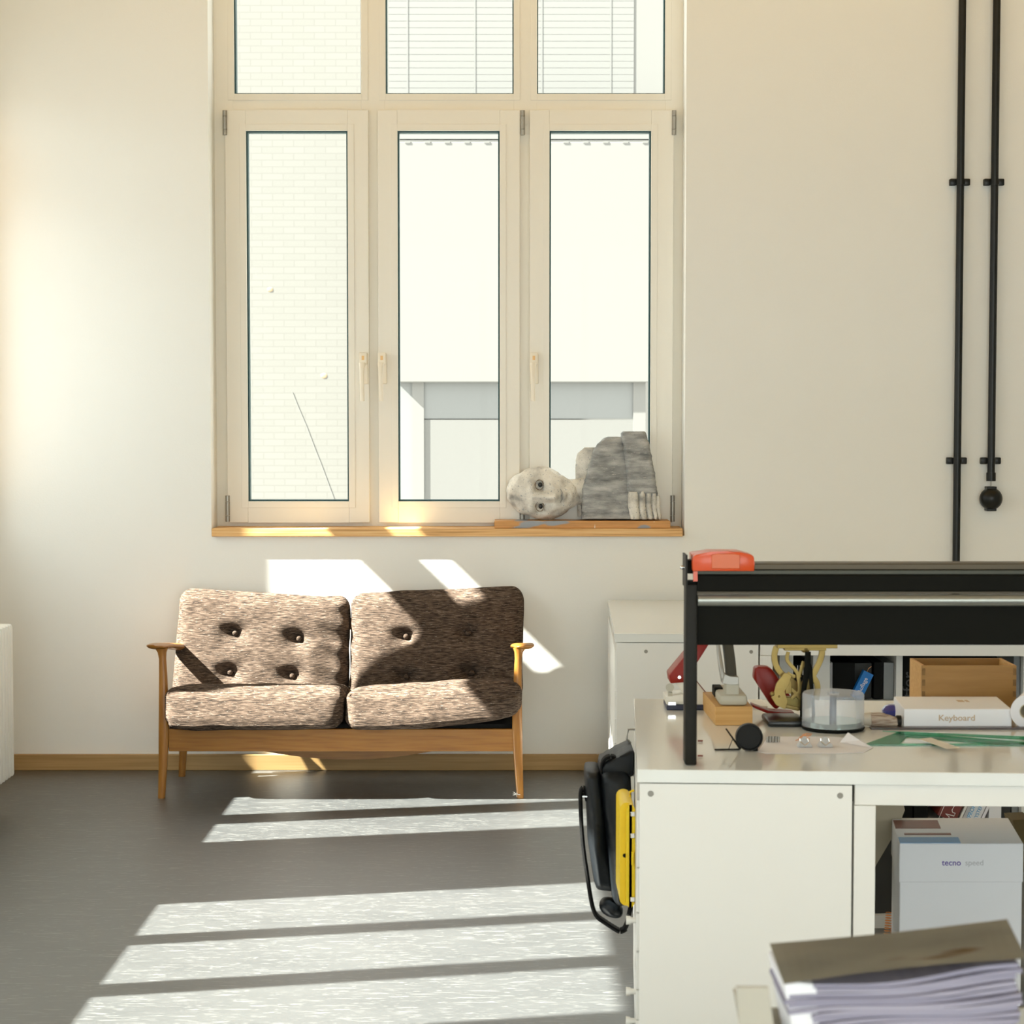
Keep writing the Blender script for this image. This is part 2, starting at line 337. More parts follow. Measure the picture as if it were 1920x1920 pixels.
def sash(xa, xb, ga, gb, hinge, hx):
    x0, x1 = X(xa, 600, SY), X(xb, 600, SY); z0, z1 = Z(980, SY), Z(206, SY)
    g0, g1 = X(ga, 600, SY), X(gb, 600, SY); h0, h1 = Z(940, SY), Z(245, SY)
    b = new()
    box(b, x0, g0, SY, FY+.03, z0, z1, .0025); box(b, g1, x1, SY, FY+.03, z0, z1, .0025)
    box(b, g0, g1, SY+.0004, FY+.03, z0, h0); box(b, g0, g1, SY+.0004, FY+.03, h1, z1)
    s = mesh('sash', b, M_frame, w1)
    b = new(); ringbox(b, g0-.027, g1+.027, h0-.027, h1+.027, .027, SY-.003, SY+.003, .001); mesh('glazing_bead', b, M_frame, s)
    b = new(); ringbox(b, g0-.001, g1+.001, h0-.001, h1+.001, .0075, SY+.014, FY+.028); mesh('gasket', b, M_gasket, s)
    b = new(); box(b, g0-.005, g1+.005, SY+.03, SY+.034, h0-.005, h1+.005); mesh('glass_pane', b, M_glass, s)
    for py0, py1 in ((207, 253), (929, 978)):
        b = new(); hc = X(hinge, 230, SY-.006); zz0, zz1 = Z(py1, SY-.006), Z(py0, SY-.006)
        for k, (p, q) in enumerate(((0, .22), (.235, .76), (.775, 1))):
            cyl(b, (hc, SY-.004, zz0+(zz1-zz0)*p), (hc, SY-.004, zz0+(zz1-zz0)*q), .0095, n=14)
        mesh('hinge', b, M_steel, s, smooth=True)
    # handle: plate, square head, long grip
    hy = SY
    c = X(hx, 700, hy); b = new()
    box(b, c-.017, c+.019, hy-.010, hy, Z(720, hy), Z(663, hy), .003)
    box(b, c-.017, c+.016, hy-.034, hy-.012, Z(683, hy-.03), Z(661, hy-.03), .003)
    zz = [Z(v, hy-.05) for v in (682, 690, 705, 735, 752)]
    tube(b, [(c-.004, hy-.036, zz[0]), (c-.004, hy-.044, zz[1]), (c-.004, hy-.052, zz[2]), (c-.003, hy-.055, zz[3]), (c-.002, hy-.052, zz[4])],
         [.014, .011, .009, .009, .009], 14, power=3)
    mesh('handle', b, [M_handle], s, smooth=True)
    b = new(); box(b, c-.006, c+.005, hy-.0348, hy-.033, Z(675, hy-.03), Z(667, hy-.03)); mesh('handle_mark', b, M_orange, s)
sash(424, 692, 463, 653, 421.5, 682); sash(709, 975, 746, 937, 980, 717); sash(993, 1262, 1030, 1220, 1264, 1001)
b = new(); box(b, X(397, 1000, WY-.02), X(1280, 1000, WY-.02), WY-.022, SY+.03, Z(1006, WY-.02), Z(991, WY-.02), .002)
mesh('sill', b, M_ply, w1)
# ------------------------------------------------------------ outside
M_brick = mat('white_brick', (.5, .5, .45), .9); nt = M_brick.node_tree
tc = nt.nodes.new('ShaderNodeTexCoord'); mp = nt.nodes.new('ShaderNodeMapping'); mp.inputs['Rotation'].default_value = (math.pi/2, 0, 0)
bt = nt.nodes.new('ShaderNodeTexBrick'); bt.inputs['Scale'].default_value = 1; bt.inputs['Brick Width'].default_value = .24; bt.inputs['Row Height'].default_value = .075
bt.inputs['Mortar Size'].default_value = .006; bt.inputs['Color1'].default_value = (.166, .164, .150, 1); bt.inputs['Color2'].default_value = (.160, .158, .144, 1); bt.inputs['Mortar'].default_value = (.146, .143, .130, 1)
nt.links.new(tc.outputs['Object'], mp.inputs['Vector']); nt.links.new(mp.outputs['Vector'], bt.inputs['Vector']); nt.links.new(bt.outputs['Color'], nt.nodes['Principled BSDF'].inputs['Base Color'])
M_facade = mat('white_render', (.165, .165, .156), .9); M_panel = mat('white_sheet', (.160, .159, .150), .7)
M_slat = mat('blind_slat', (.158, .160, .152), .6); M_pale = mat('pale_grey_render', (.138, .138, .130), .8); M_pglass = mat('pale_glazing', (.19, .195, .192), .9, spec=0)
M_ground = mat('pale_paving', (.25, .245, .23), .9)
b = new(); box(b, -60, 40, WY+.4, 60, -3.2, -3.0); struct('ground', b, M_ground)
EY = 22.0
EB = EY+.45
bb = thing('brick_building', 'white painted brick building outside behind the left window pane', 'building', (X(300, 500, EY), EY, -3))
b = new(); box(b, -9.5, X(742, 500, EY), EB, EY+5, -3, 6.7)
mesh('brick_wall', b, M_brick, bb)
for px, py, r in ((497, 538, .035), (600, 703, .04)):
    b = new(); p = P(px, py, EY); ball(b, (p.x, EB, p.z), r, .006, r*.8, 2); mesh('wall_bracket', b, mat('rusty_bracket', (.32, .24, .15), .8), bb)
b = new(); tube(b, [P(x, y, EB-.002) for x, y in ((548, 735), (560, 765), (575, 800), (590, 840), (602, 870), (615, 905), (628, 940))], [.003]*7, 6)
mesh('cable', b, M_facade, bb)
fb = thing('office_building', 'pale office building with blinds outside behind the middle and right window panes', 'building', (X(1000, 500, EY), EY, -3))
x0 = X(742, 500, EY)+.002; b = new(); 
box(b, x0, 9, EY+.45, EY+5, Z(262, EY), 6.7); box(b, x0, 9, EY+.9, EY+5, -3, Z(262, EY)); mesh('wall', b, M_facade, fb)
b = new(); box(b, x0, X(1330, 400, EY), EY-.1, EY, Z(717, EY), Z(268, EY), .01); mesh('cladding_panel', b, M_panel, fb)
b = new(); box(b, x0, X(1310, 400, EY), EY-.105, EY, Z(263, EY), Z(255, EY)); ca = mesh('canopy_rail', b, M_slat, fb)
for i in range(14):
    b = new(); xx = x0+.14+i*.218; box(b, xx-.03, xx+.03, EY-.105, EY-.1, Z(271, EY), Z(267, EY)); mesh('clamp', b, M_pale, ca)
for a, c in ((773, 795), (1187, 1210)):
    b = new(); box(b, X(a, 800, EY), X(c, 800, EY), EY-.025, EY+.02, -3, Z(717, EY)); mesh('post', b, M_panel, fb)
b = new(); box(b, x0, X(775, 800, EY), EY+.0, EY+.03, -2, Z(700, EY)); box(b, X(795, 800, EY), X(1187, 800, EY), EY+.0, EY+.03, Z(785, EY), Z(700, EY)); mesh('glazing', b, M_pglass, fb)
b = new(); box(b, X(795, 800, EY), X(1187, 800, EY), EY-.01, EY+.06, -3, Z(787, EY)); mesh('lower_wall', b, M_pale, fb)
for a, c in ((724, 1193),):
    bl = None; b = new()
    for i in range(40):
        z = Z(165, EY)+i*.0745; box(b, X(a, 100, EY), X(c, 100, EY), EY+.444, EY+.449, z, z+.071)
    bl = mesh('venetian_blind', b, M_slat, fb)
    b = new()
    for px in (760, 889, 1017, 1149): box(b, X(px, 100, EY)-.008, X(px, 100, EY)+.008, EY+.441, EY+.443, Z(165, EY), Z(165, EY)+2.9)
    mesh('blind_cord', b, M_slat, bl)
# ------------------------------------------------------------ cushions and sofa
def cushion(x0, x1, y0, y1, z0, z1, r, n, warp, bulge=.0, axis='y', dents=()):
    """rounded, stuffed box; warp(p,u,v,w) moves each vertex"""
    bm = new(); bmesh.ops.create_cube(bm, size=2)
    bmesh.ops.subdivide_edges(bm, edges=list(bm.edges), cuts=n, use_grid_fill=True)
    c = Vector(((x0+x1)/2, (y0+y1)/2, (z0+z1)/2)); h = Vector(((x1-x0)/2, (y1-y0)/2, (z1-z0)/2))
    for v in bm.verts:
        u = v.co.copy()
        s = Vector([math.sin(t*math.pi/2)*.35+t*.65 for t in u])
        p = Vector([s[i]*h[i] for i in range(3)])
        q = Vector([max(-(h[i]-r), min(h[i]-r, p[i])) for i in range(3)]); d = p-q
        if d.length > 1e-9: p = q+d.normalized()*r
        if bulge:
            i = 'xyz'.index(axis); o = [k for k in range(3) if k != i]
            p[i] += math.copysign(bulge, u[i])*abs(u[i])*(1-abs(u[o[0]])**3)*(1-abs(u[o[1]])**3)
        p = c+p; v.co = warp(p, u)
    return bm
sofa = thing('sofa', 'two seat sofa with wooden frame and mottled brown buttoned cushions below the window', 'sofa', (-.67, 7.85, 0))
YFs = 7.63
def leg(pts, name='leg'):
    b = new(); loft(b, [circ(p, (0, 0, 1), r, 16, ry, up=(1, 0, 0), power=3.2) for p, r, ry in pts]); return mesh(name, b, M_teakv, sofa, smooth=True)
SL, SR = X(303, 1490, YFs), X(975.5, 1490, YFs)
MID = (SL+SR)/2
for s in (-1, 1):
    e = MID+s*(SR-SL)/2
    leg([((e, YFs, 0), .0135, .014), ((e-s*.008, YFs, .15), .0175, .018), ((e-s*.012, YFs, .26), .0205, .021), ((e-s*.012, YFs, .34), .019, .02),
         ((e-s*.010, YFs+.002, .48), .0155, .017), ((e-s*.008, YFs+.004, .545), .0135, .016), ((e-s*.006, YFs+.006, .57), .0165, .019), ((e-s*.004, YFs+.008, .585), .024, .024)])
    r = MID+s*(SR-SL)/2*.985
    ry0 = 8.09
    leg([((r+s*.008, ry0, 0), .0135, .014), ((r, ry0-.01, .11), .016, .017), ((r-s*.008, ry0-.03, .3), .019, .02), ((r-s*.005, ry0-.02, .45), .016, .017), ((r-s*.004, ry0, .525), .014, .015)])
    # armrest: paddle with an outward lip
    b = new(); rings = []
    for (yy, off, zz, hw, ht, tw) in ((7.600, .010, .596, .012, .003, .10), (7.607, .014, .594, .028, .006, .12), (7.625, .016, .591, .037, .009, .16), (7.67, .014, .588, .041, .011, .16), (7.76, .010, .580, .044, .012, .1),
                                      (7.88, .004, .565, .043, .013, 0), (8.0, -.002, .548, .036, .014, -.1), (8.09, -.006, .535, .017, .016, -.1), (8.13, -.006, .530, .010, .010, 0)):
        c = Vector((e+s*off, yy, zz)); ring = []
        for i in range(20):
            t = 2*math.pi*i/20; a = hw*math.copysign(abs(math.cos(t))**.8, math.cos(t)); d = ht*math.copysign(abs(math.sin(t))**.8, math.sin(t))
            ring.append(c+Vector((a, 0, d - (-s*a)*tw*0 + (max(0, s*a)/max(hw, .001))**2*.006)))
        rings.append(ring)
    loft(b, rings); mesh('armrest', b, M_teak, sofa, smooth=True)
    b = new(); box(b, e-s*.030-.010, e-s*.030+.010, YFs+.01, ry0-.02, .20, .27, .003); mesh('side_rail', b, M_teak, sofa)
rx0, rx1 = X(317, 1385, YFs), X(970, 1385, YFs)
b = new(); box(b, rx0, rx1, YFs-.012, YFs+.012, Z(1408, YFs), Z(1366, YFs), .003); mesh('front_rail', b, M_teak, sofa)
b = new(); n = 28; top = []; bot = []
for i in range(n+1):
    t = i/n; xx = rx0+.03+(rx1-rx0-.06)*t; bot.append((xx, .205-.095*math.sin(math.pi*t)**1.15)); top.append((xx, .27))
prism(b, bot+top[::-1], 7.86, 7.885); mesh('cross_rail', b, M_teak, sofa)
b = new(); box(b, rx0, rx1, YFs+.02, 8.02, .268, .286); mesh('seat_base', b, M_black, sofa)
b = new(); box(b, rx0-.01, rx1+.01, 8.075, 8.10, .20, .27, .003); mesh('back_rail', b, M_teak, sofa)
b = new(); box(b, rx0-.01, rx1+.01, 8.16, 8.18, .60, .65, .004); box(b, rx0-.01, rx1+.01, 8.10, 8.12, .33, .37, .004)
for i in range(9): xx = rx0+.06+i*(rx1-rx0-.12)/8; tube(b, [(xx, 8.11, .34), (xx, 8.17, .62)], .008, 8)
mesh('back_frame', b, M_teak, sofa)
def seat(pa, pb, right):
    x0, x1 = X(pa, 1320, 7.6), X(pb, 1320, 7.6)
    def warp(p, u):
        t = (p.x-x0)/(x1-x0)
        if right:
            k = max(0, t-.15)/.85
            p.z += .050*k**1.6 if u.z < 0 else .026*k**1.3
            p.z -= .006*(1-t)
        else:
            p.z += -.004*math.sin(t*math.pi)
        p.z -= (p.y-7.58)*.10
        p.y += (u.z*.040-.010*math.cos(u.z*1.5))*(u.y < 0)*(1-abs(u.x)**6)
        nn = noise.noise(p*9)*.006; p.z += nn; p.y += noise.noise(p*14+Vector((3, 1, 2)))*.004; p.x += noise.noise(p*10+Vector((7, 5, 2)))*.004
        return p
    b = cushion(x0+.002, x1-.002, 7.568, 8.03, .288, .435, .042, 36, warp, .012, 'z')
    return mesh('seat_cushion', b, M_fabric, sofa, smooth='all')
seat(308, 645.5, False); seat(647, 980, True)
YC = lambda z: 7.975+(z-.36)*.34
def back(pa, pb, right, btn):
    x0, x1 = X(pa, 1200, 8.0), X(pb, 1200, 8.0); z0, z1 = .335, .745
    B = [(P(px, py, 7.95).x, P(px, py, 7.95).z) for px, py in btn]
    def warp(p, u):
        t = (p.x-x0)/(x1-x0); k = (p.z-z0)/(z1-z0)
        if right: p.z += k*(.012+.030*max(0, t)**1.1)*1.0; p.x += k*.006*(1 if t > .5 else -1)*(t > .5)
        else: p.z += k*(.034-.034*min(1, t*1.25)**1.0); p.x += (1-k)*(-.012)*(1-t)
        f = 0
        if u.y < .2:
            for bx, bz in B:
                dx, dz = p.x-bx, p.z-bz
                f += .040*math.exp(-(dx*dx/.0022+dz*dz/.0010)/1.0)
                # fold running up-left from the button
                q = dx*.94+dz*-.34; w = dx*.34+dz*.94
                if q < .02: f += .017*math.exp(-(w*w)/.00022)*math.exp(-abs(q)/.055)
            if not right:
                e = max(0, (t-.80)/.2); f += e*.012*(1+math.sin(p.z*70+p.x*30))
        p.y = p.y-7.985+YC(p.z)+f*(1-max(0, u.y))
        p += Vector((noise.noise(p*9+Vector((1, 0, 4))), noise.noise(p*13), noise.noise(p*8+Vector((0, 4, 4)))))*.005
        return p
    b = cushion(x0+.002, x1-.002, 7.985-.06, 7.985+.06, z0, z1, .05, 62, warp, .022, 'y')
    c = mesh('back_cushion', b, M_fabric, sofa, smooth='all')
    for bx, bz in B:
        yb = YC(bz)-.06-.022+.032
        bm = new(); ball(bm, (bx, yb, bz), .0115, .008, .0115, 3); mesh('button', bm, M_fabric, c, smooth='all')
back(330, 655, False, [(437, 1190), (558, 1200), (431, 1261), (548, 1267)])
back(656, 981, True, [(760, 1196), (877, 1190), (762, 1269), (885, 1262)])
b = new(); random.seed(8)
for i in range(16):
    p = P(968, 1489, 7.62); d = Vector((random.uniform(-1, 1), random.uniform(-1, .2), random.uniform(-.3, 1))).normalized()
    tube(b, [p, p+d*random.uniform(.006, .018)], [.0012, .0006], 5)
mesh('fluff', b, M_wtext, None, 'tuft of white fluff on the floor by the right front sofa leg', 'fluff')
# ------------------------------------------------------------ radiator on the left wall
rad = thing('radiator', 'white ribbed radiator at the left edge of the picture', 'radiator', (-2.02, 6.6, .1))
XF = -1.885; yE = 7.43
b = new(); y = yE
ribs = 0
while y > 5.6:
    box(b, XF-.16, XF, y-.034, y-.004, .125, .705, .012); y -= .042; ribs += 1
box(b, XF-.15, XF-.012, y, yE-.008, .14, .69, .01); mesh('column_body', b, M_radi, rad, smooth=True)
for yy in (7.2, 5.9):
    for z0 in (.22, .6): b = new(); box(b, XL+.001, XF-.15, yy-.03, yy+.03, z0, z0+.04); mesh('bracket', b, M_radi, rad)
b = new(); cyl(b, (XF-.08, 5.8, 0), (XF-.08, 5.8, .15), .012); mesh('pipe', b, M_radi, rad)
# ------------------------------------------------------------ conduits on the back wall
def conduit(px, py_end, lab):
    Y = WY-.03; xx = X(px, 500, Y); z0 = Z(py_end, Y)
    c = thing('pipe', lab, 'pipe', (xx, Y, z0), group='black pipes on the back wall')
    b = new(); cyl(b, (xx, Y, z0), (xx, Y, ZC-.002), .0155, n=20); mesh('tube', b, M_pipe, c, smooth=True)
    for py in (341, 864):
        b = new(); z = Z(py, Y); box(b, xx-.042, xx-.015, Y+.003, WY-.0005, z-.014, z+.014, .004); box(b, xx+.015, xx+.042, Y+.003, WY-.0005, z-.014, z+.014, .004)
        cyl(b, (xx, Y, z-.012), (xx, Y, z+.012), .0185, n=20); mesh('clamp', b, M_pipe, c, smooth=True)
    return c, xx, Y
conduit(1799, 1215, 'black vertical pipe on the wall, the left one passing behind the metal frame')
c, xx, Y = conduit(1863, 893, 'black vertical pipe on the wall, the right one ending above a round black knob')
b = new(); cyl(b, (xx, Y, Z(902, Y)), (xx, Y, Z(886, Y)), .0195, n=20); mesh('end_cap', b, M_pipe, c, smooth=True)
k = thing('hanging_ball', 'round black ball hanging on a short cord under the right pipe', 'ball', (xx, Y, Z(957, Y)))
b = new(); zc = Z(935, Y); rr = .047
loft(b, [circ((xx, WY-.0005-d, zc), (0, 1, 0), r, 32) for d, r in ((0, .030), (.012, .042), (.028, .047), (.045, .0455), (.060, .036), (.070, .020), (.073, .006))]); mesh('ball', b, M_pipe, k, smooth=True)
b = new(); box(b, xx-.02, xx+.02, WY-.05, WY-.001, zc-.051, zc-.04, .002); mesh('collar', b, M_pipe, k)
b = new(); box(b, xx-.02, xx+.02, WY-.05, WY-.001, zc+.04, zc+.051, .002); mesh('collar', b, M_pipe, k)
b = new(); cyl(b, (xx, Y, zc+.04), (xx, Y, Z(901, Y)), .0025, n=8); mesh('cord', b, M_steel, k)
# ------------------------------------------------------------ sculpture on the window sill
zs = Z(991, WY-.02)
b = new(); B0, B1 = X(927, 985, 8.235), X(1257, 985, 8.235); zbt = Z(977, 8.235)
box(b, B0, B1, 8.235, SY-.006, zs+.0005, zbt, .002)
mesh('plank', b, M_board, None, 'orange brown plank with grey paint smears on the window sill under the sculpture', 'plank')
sc = thing('sculpture', 'white and grey carved sculpture of a lying figure on the window sill', 'sculpture', (X(1090, 970, 8.31), 8.31, zbt))
HY = 8.315
hc = P(1019, 921, HY)
def chip(p, a, f):
    d = noise.voronoi(p*f)[0]; return a*(d[0]-.35)
b = new(); bmesh.ops.create_icosphere(b, subdivisions=6, radius=1)
eyes = [P(1011, 908, HY), P(1012, 948, HY)]
for v in b.verts:
    n = v.co.copy(); t = n.x
    wz = .110*(1-.42*max(0, t)**1.6)*(1-.05*max(0, -t)); wy = .072*(1-.18*max(0, t)**2)
    p = Vector((hc.x+.155*t, HY+wy*n.y, hc.z+wz*n.z-.014*(t+.2)*(1 if t > -.2 else .3)))
    if n.y < .3:
        fr = max(0, min(1, (.3-n.y)/.7))
        d = 0; mz = (eyes[0].z+eyes[1].z)/2
        for e in eyes:
            dx, dz = p.x-e.x, p.z-e.z
            d += .030*math.exp(-((dx/.017)**4+(dz/.019)**4))                 # cut-in socket
            d -= .019*math.exp(-((dx/.010)**2+(dz/.014)**2))                 # eyeball
            d -= .012*math.exp(-(((dx+.034)/.012)**2+(dz/.034)**2))          # brow
            d -= .010*math.exp(-(((dx-.058)/.030)**2+(dz/.022)**2))          # cheek
        dx, dz = p.x-eyes[0].x, p.z-mz
        nose = max(0, min(1, (dx+.025)/.085))
        if dx < .080: d -= (.012+.034*nose)*math.exp(-(dz/(.009+.011*nose))**2)*(1 if dx < .064 else max(0, (.080-dx)/.016))*(1 if dx > -.03 else 0)
        d -= .014*math.exp(-(((dx-.098)/.020)**2+(dz/.026)**2))              # lips
        d += .016*math.exp(-(((dx-.094)/.0035)**2+(dz/.026)**4))             # mouth line
        d += .008*math.exp(-(((dx-.118)/.008)**2+(dz/.022)**2))
        d -= .010*math.exp(-(((dx-.138)/.016)**2+(dz/.022)**2))              # chin
        p.y += d*fr
    p += n*(chip(p, .010, 26)+noise.noise(p*60)*.0022)
    v.co = p
zmin = min(v.co.z for v in b.verts)
for v in b.verts: v.co.z += zbt-zmin-.001
hd = mesh('head', b, M_stoneW, sc, smooth='all')
for e in eyes:
    b = new(); ball(b, (e.x+.003, HY-.067, e.z), .0095, .008, .0105, 3); mesh('pupil', b, M_pupil, hd, smooth='all')
    b = new(); q = []
    for i in range(17):
        a = 2*math.pi*i/16; q.append((e.x+.001+.015*math.cos(a)*(1.25 if math.cos(a) < 0 else 1), HY-.0675+.004*abs(math.cos(a)), e.z+.021*math.sin(a)))
    tube(b, q, [.0009+.0007*(k % 3) for k in range(17)], 6); mesh('eyelid', b, mat('socket_shade_brown', (.22, .165, .115), .9), hd, smooth='all')  # brown rim darkens the socket; shade of the cut put into its colour
def carved(rows, Y0, Y1, amp=.006, f=24, n=26, power=5, fine=.003, taper=.0):
    """stack of rounded-rectangle rings from (py, pxl, pxr[,y0,y1]) rows, then chipped"""
    bm = new(); rr = []
    for i in range(len(rows)-1):
        a, c = rows[i], rows[i+1]; st = 7
        for j in range(st): t = j/st; rr.append([a[k]*(1-t)+c[k]*t for k in range(3)])
    rr.append(list(rows[-1])); R = []
    for idx, (py, xl, xr) in enumerate(rr):
        k = idx/(len(rr)-1); y0 = Y0+taper*k; z = P(960, py, y0).z; a, c = X(xl, py, y0), X(xr, py, y0); ring = []
        for i in range(n*2):
            t = 2*math.pi*i/(n*2); cs, sn = math.cos(t), math.sin(t); e = 2/power
            ring.append(Vector(((a+c)/2+(c-a)/2*math.copysign(abs(cs)**e, cs), (y0+Y1)/2+(Y1-y0)/2*math.copysign(abs(sn)**e, sn), z)))
        R.append(ring)
    loft(bm, R)
    cx = sum(v.co.x for v in bm.verts)/len(bm.verts); cy = (Y0+Y1)/2
    for v in bm.verts:
        d = Vector((v.co.x-cx, v.co.y-cy, 0)); d = d.normalized() if d.length > 1e-6 else Vector((0, 0, 1))
        h = chip(Vector((v.co.x, v.co.y, v.co.z*2.6)), amp, f)+noise.noise(Vector((v.co.x*30, v.co.y*30, v.co.z*110)))*fine
        v.co += d*h
        if v.co.z < zbt+.004: v.co.z = zbt
    return bm
b = new(); mz_ = (eyes[0].z+eyes[1].z)/2
tube(b, [(eyes[0].x+.088, HY-.080, mz_+.028), (eyes[0].x+.094, HY-.092, mz_+.014), (eyes[0].x+.091, HY-.098, mz_), (eyes[0].x+.094, HY-.092, mz_-.014), (eyes[0].x+.088, HY-.080, mz_-.028)], [.0012, .0024, .003, .0024, .0012], 8)
mesh('mouth_line', b, M_stoneG, hd, smooth='all')
b = new(); tube(b, [P(1066, 922, 8.33), P(1080, 922, 8.34), P(1096, 922, 8.35), P(1106, 918, 8.36)], [.052, .054, .064, .078], 24, ry=[.04, .045, .05, .055])
for v in b.verts: v.co += Vector((0, 1, 1)).normalized()*chip(v.co, .006, 25)
mesh('neck', b, M_stoneW, sc, smooth='all')
b = carved([(968, 1084, 1130), (930, 1082, 1130), (900, 1080, 1130), (870, 1079, 1130), (850, 1083, 1130), (839, 1096, 1130)], 8.335, 8.372, .006, power=3); mesh('shoulder', b, M_stoneW, sc, smooth='all')
b = carved([(973, 1091, 1190), (955, 1092, 1188), (918, 1093, 1185), (882, 1103, 1180), (850, 1112, 1176), (832, 1122, 1172), (822, 1133, 1168), (819, 1140, 1164)], 8.262, 8.366, .008, taper=.03); mesh('torso', b, M_stoneG, sc, smooth='all')
b = carved([(925, 1176, 1233), (900, 1175, 1230), (870, 1173, 1225), (845, 1170, 1221), (826, 1167, 1215), (812, 1166, 1211), (809, 1170, 1209)], 8.252, 8.366, .006, taper=.02); mesh('arm', b, M_stoneG, sc, smooth='all')
b = carved([(973, 1190, 1237), (950, 1180, 1236), (935, 1177, 1235), (920, 1178, 1233)], 8.262, 8.366, .003)
hand = mesh('hand', b, M_stoneG, sc, smooth='all')  # grey, not white: shade between the fingers put into the palm colour
for i, (xa, xb, yt) in enumerate(((1178, 1198, 922), (1198, 1211, 921), (1211, 1222, 921), (1222, 1231, 922), (1230, 1238, 930))):
    b = carved([(974, xa+5, xb+2), (966, xa+3, xb+2), (950, xa, xb), (935, xa, xb), (yt, xa+1, xb-1)], 8.246+.004*i, 8.30, .003, 30, 10, 3, .002); mesh('finger', b, M_stoneW, hand, smooth='all')
# ------------------------------------------------------------ desks (local frame: x along the front, y towards the wall)
def desk(origin, rz, length, depth, zt, thick, chest_w, label, chest_label, legw=.046, apron=.046, drawers=True, gap=.005):
    d = thing('work_table', label, 'table', origin, rz)
    b = new(); box(b, 0, length, 0, depth, zt-thick, zt, .0015); mesh('tabletop', b, M_top, d, local=True)
    lx = (chest_w or 0)+gap
    z0, z1 = zt-thick-apron, zt-thick-.0015
    b = new(); box(b, lx+.001, length-.02, .012, .03, z0, z1, .001); mesh('apron', b, M_white, d, local=True)
    b = new(); box(b, lx+.001, length-.02, depth-.03, depth-.012, z0, z1, .001); mesh('apron', b, M_white, d, local=True)
    for xx in (lx, length-.02-legw):
        for yy in (.008, depth-.008-legw):
            b = new(); box(b, xx, xx+legw, yy, yy+legw, 0, z0-.0005, .001); mesh('leg', b, M_white, d, local=True)
    if chest_w:
        c = thing('drawer_unit', chest_label, 'cabinet', origin, rz); zz = zt-thick-.0025
        b = new(); box(b, .006, chest_w, .004, .022, 0, zz, .001); box(b, .02, chest_w, .022, depth-.03, 0, .02); box(b, .02, chest_w, .022, depth-.03, zz-.018, zz)
        box(b, chest_w-.018, chest_w, .022, depth-.03, .02, zz-.018); box(b, .006, chest_w, depth-.03, depth-.012, 0, zz, .001); mesh('carcass', b, M_white, c, local=True)
        for xx in (.030, chest_w-.026):
            b = new(); z = zz-.022 if zt > .725 else zz-.03; cyl(b, (xx if zt > .725 else (.11 if xx < .2 else xx), .0045, z), (xx if zt > .725 else (.11 if xx < .2 else xx), .0025, z), .0065, n=18)
            r = mesh('screw', b, M_screw, c, local=True, smooth=True)
        hs = [.077, .067, .067, .085, .085, .10, .15]; z = .03; ki = 0
        for h in hs:
            b = new(); box(b, 0, .016, .026, depth-.034, z, z+h-.004, .001); dr = mesh('drawer', b, M_white, c, local=True)
            if zt > .725 and ki in (1, 2, 4):
                b = new(); cyl(b, (-.012, .12, z+h/2), (.0, .12, z+h/2), .007, .006, 16); cyl(b, (-.022, .12, z+h/2), (-.012, .12, z+h/2), .010, .009, 16)
                mesh('knob', b, M_white, dr, local=True, smooth=True)
            z += h; ki += 1
    return d
RZ = math.radians(-3.2)
DO = (.270, 4.234, 0); ZT = .73
desk(DO, RZ, 1.75, 1.06, ZT, .029, .463, 'white work table nearest the camera, covered with office tools', 'white drawer unit with side knobs under the near work table')
RZ2 = math.radians(-1.6)
desk((.364, 6.949, 0), RZ2, 2.3, 1.255, .72, .031, .507, 'white table against the back wall right of the sofa', 'white drawer unit under the table at the back wall')
desk((.12, 1.75, 0), 0, .95, .68, .73, .025, None, 'white table at the very front, carrying the paper stack', '')
# ------------------------------------------------------------ shelf under the far table and its books
SHY = 7.12
sh = thing('shelf_unit', 'white low shelf full of folders and books under the back table', 'shelf', (X(1700, 1500, SHY), SHY+.15, 0))
b = new(); zA, zM = .655, Z(1314, SHY)
def vx(px): return X(px, 1300, SHY)
sx0, sx1 = vx(1461), vx(1918)
for a, c in ((1461, 1487), (1524, 1556), (1680, 1692), (1918, 1930)): box(b, vx(a), vx(c), SHY, SHY+.32, 0, .64, .001)
box(b, sx0, vx(1930), SHY+.001, SHY+.32, .0, .007); box(b, sx0, vx(1930), SHY+.001, SHY+.32, .622, .6395); box(b, vx(1556), vx(1680), SHY+.001, SHY+.32, zM-.03, zM); box(b, vx(1487), vx(1524), SHY+.001, SHY+.32, zM-.03, zM)
mesh('carcass', b, M_white, sh)
b = new(); box(b, sx0, vx(1930), SHY+.32, SHY+.326, 0, .64); mesh('back_panel', b, M_blackm, sh)
M_fold = mat('black_binder', (.004, .004, .003), .7, spec=.2); M_fold2 = mat('charcoal_binder', (.03, .03, .026), .55); M_greyf = mat('grey_translucent_binder', (.20, .21, .21), .3)
def binder(pa, pb, zb, h, m, lab, grp=None, y=SHY+.035, name='binder'):
    x0, x1 = vx(pa)+.0008, vx(pb)-.0008; t = thing(name, lab, 'binder', ((x0+x1)/2, y, zb+.0005), group=grp)
    b = new(); box(b, x0, x1, y, y+.25, zb+.0005, zb+h, .001); mesh('cover', b, m, t); return t, x0, x1, y
binder(1556, 1564, zM, .135, M_lgrey, 'thin pale grey folder standing first in the left shelf compartment')
binder(1564, 1606, zM, .135, M_fold, 'black binder beside the pale folder, left of the leaning blue book')
binder(1641, 1659, zM, .135, M_fold, 'black binder standing right behind the leaning blue book'); 
binder(1606, 1640, zM, .13, M_fold2, 'charcoal binder behind the leaning blue book', y=SHY+.06)
binder(1659.5, 1679.5, zM, .135, M_greyf, 'grey translucent binder at the right end of the left compartment')
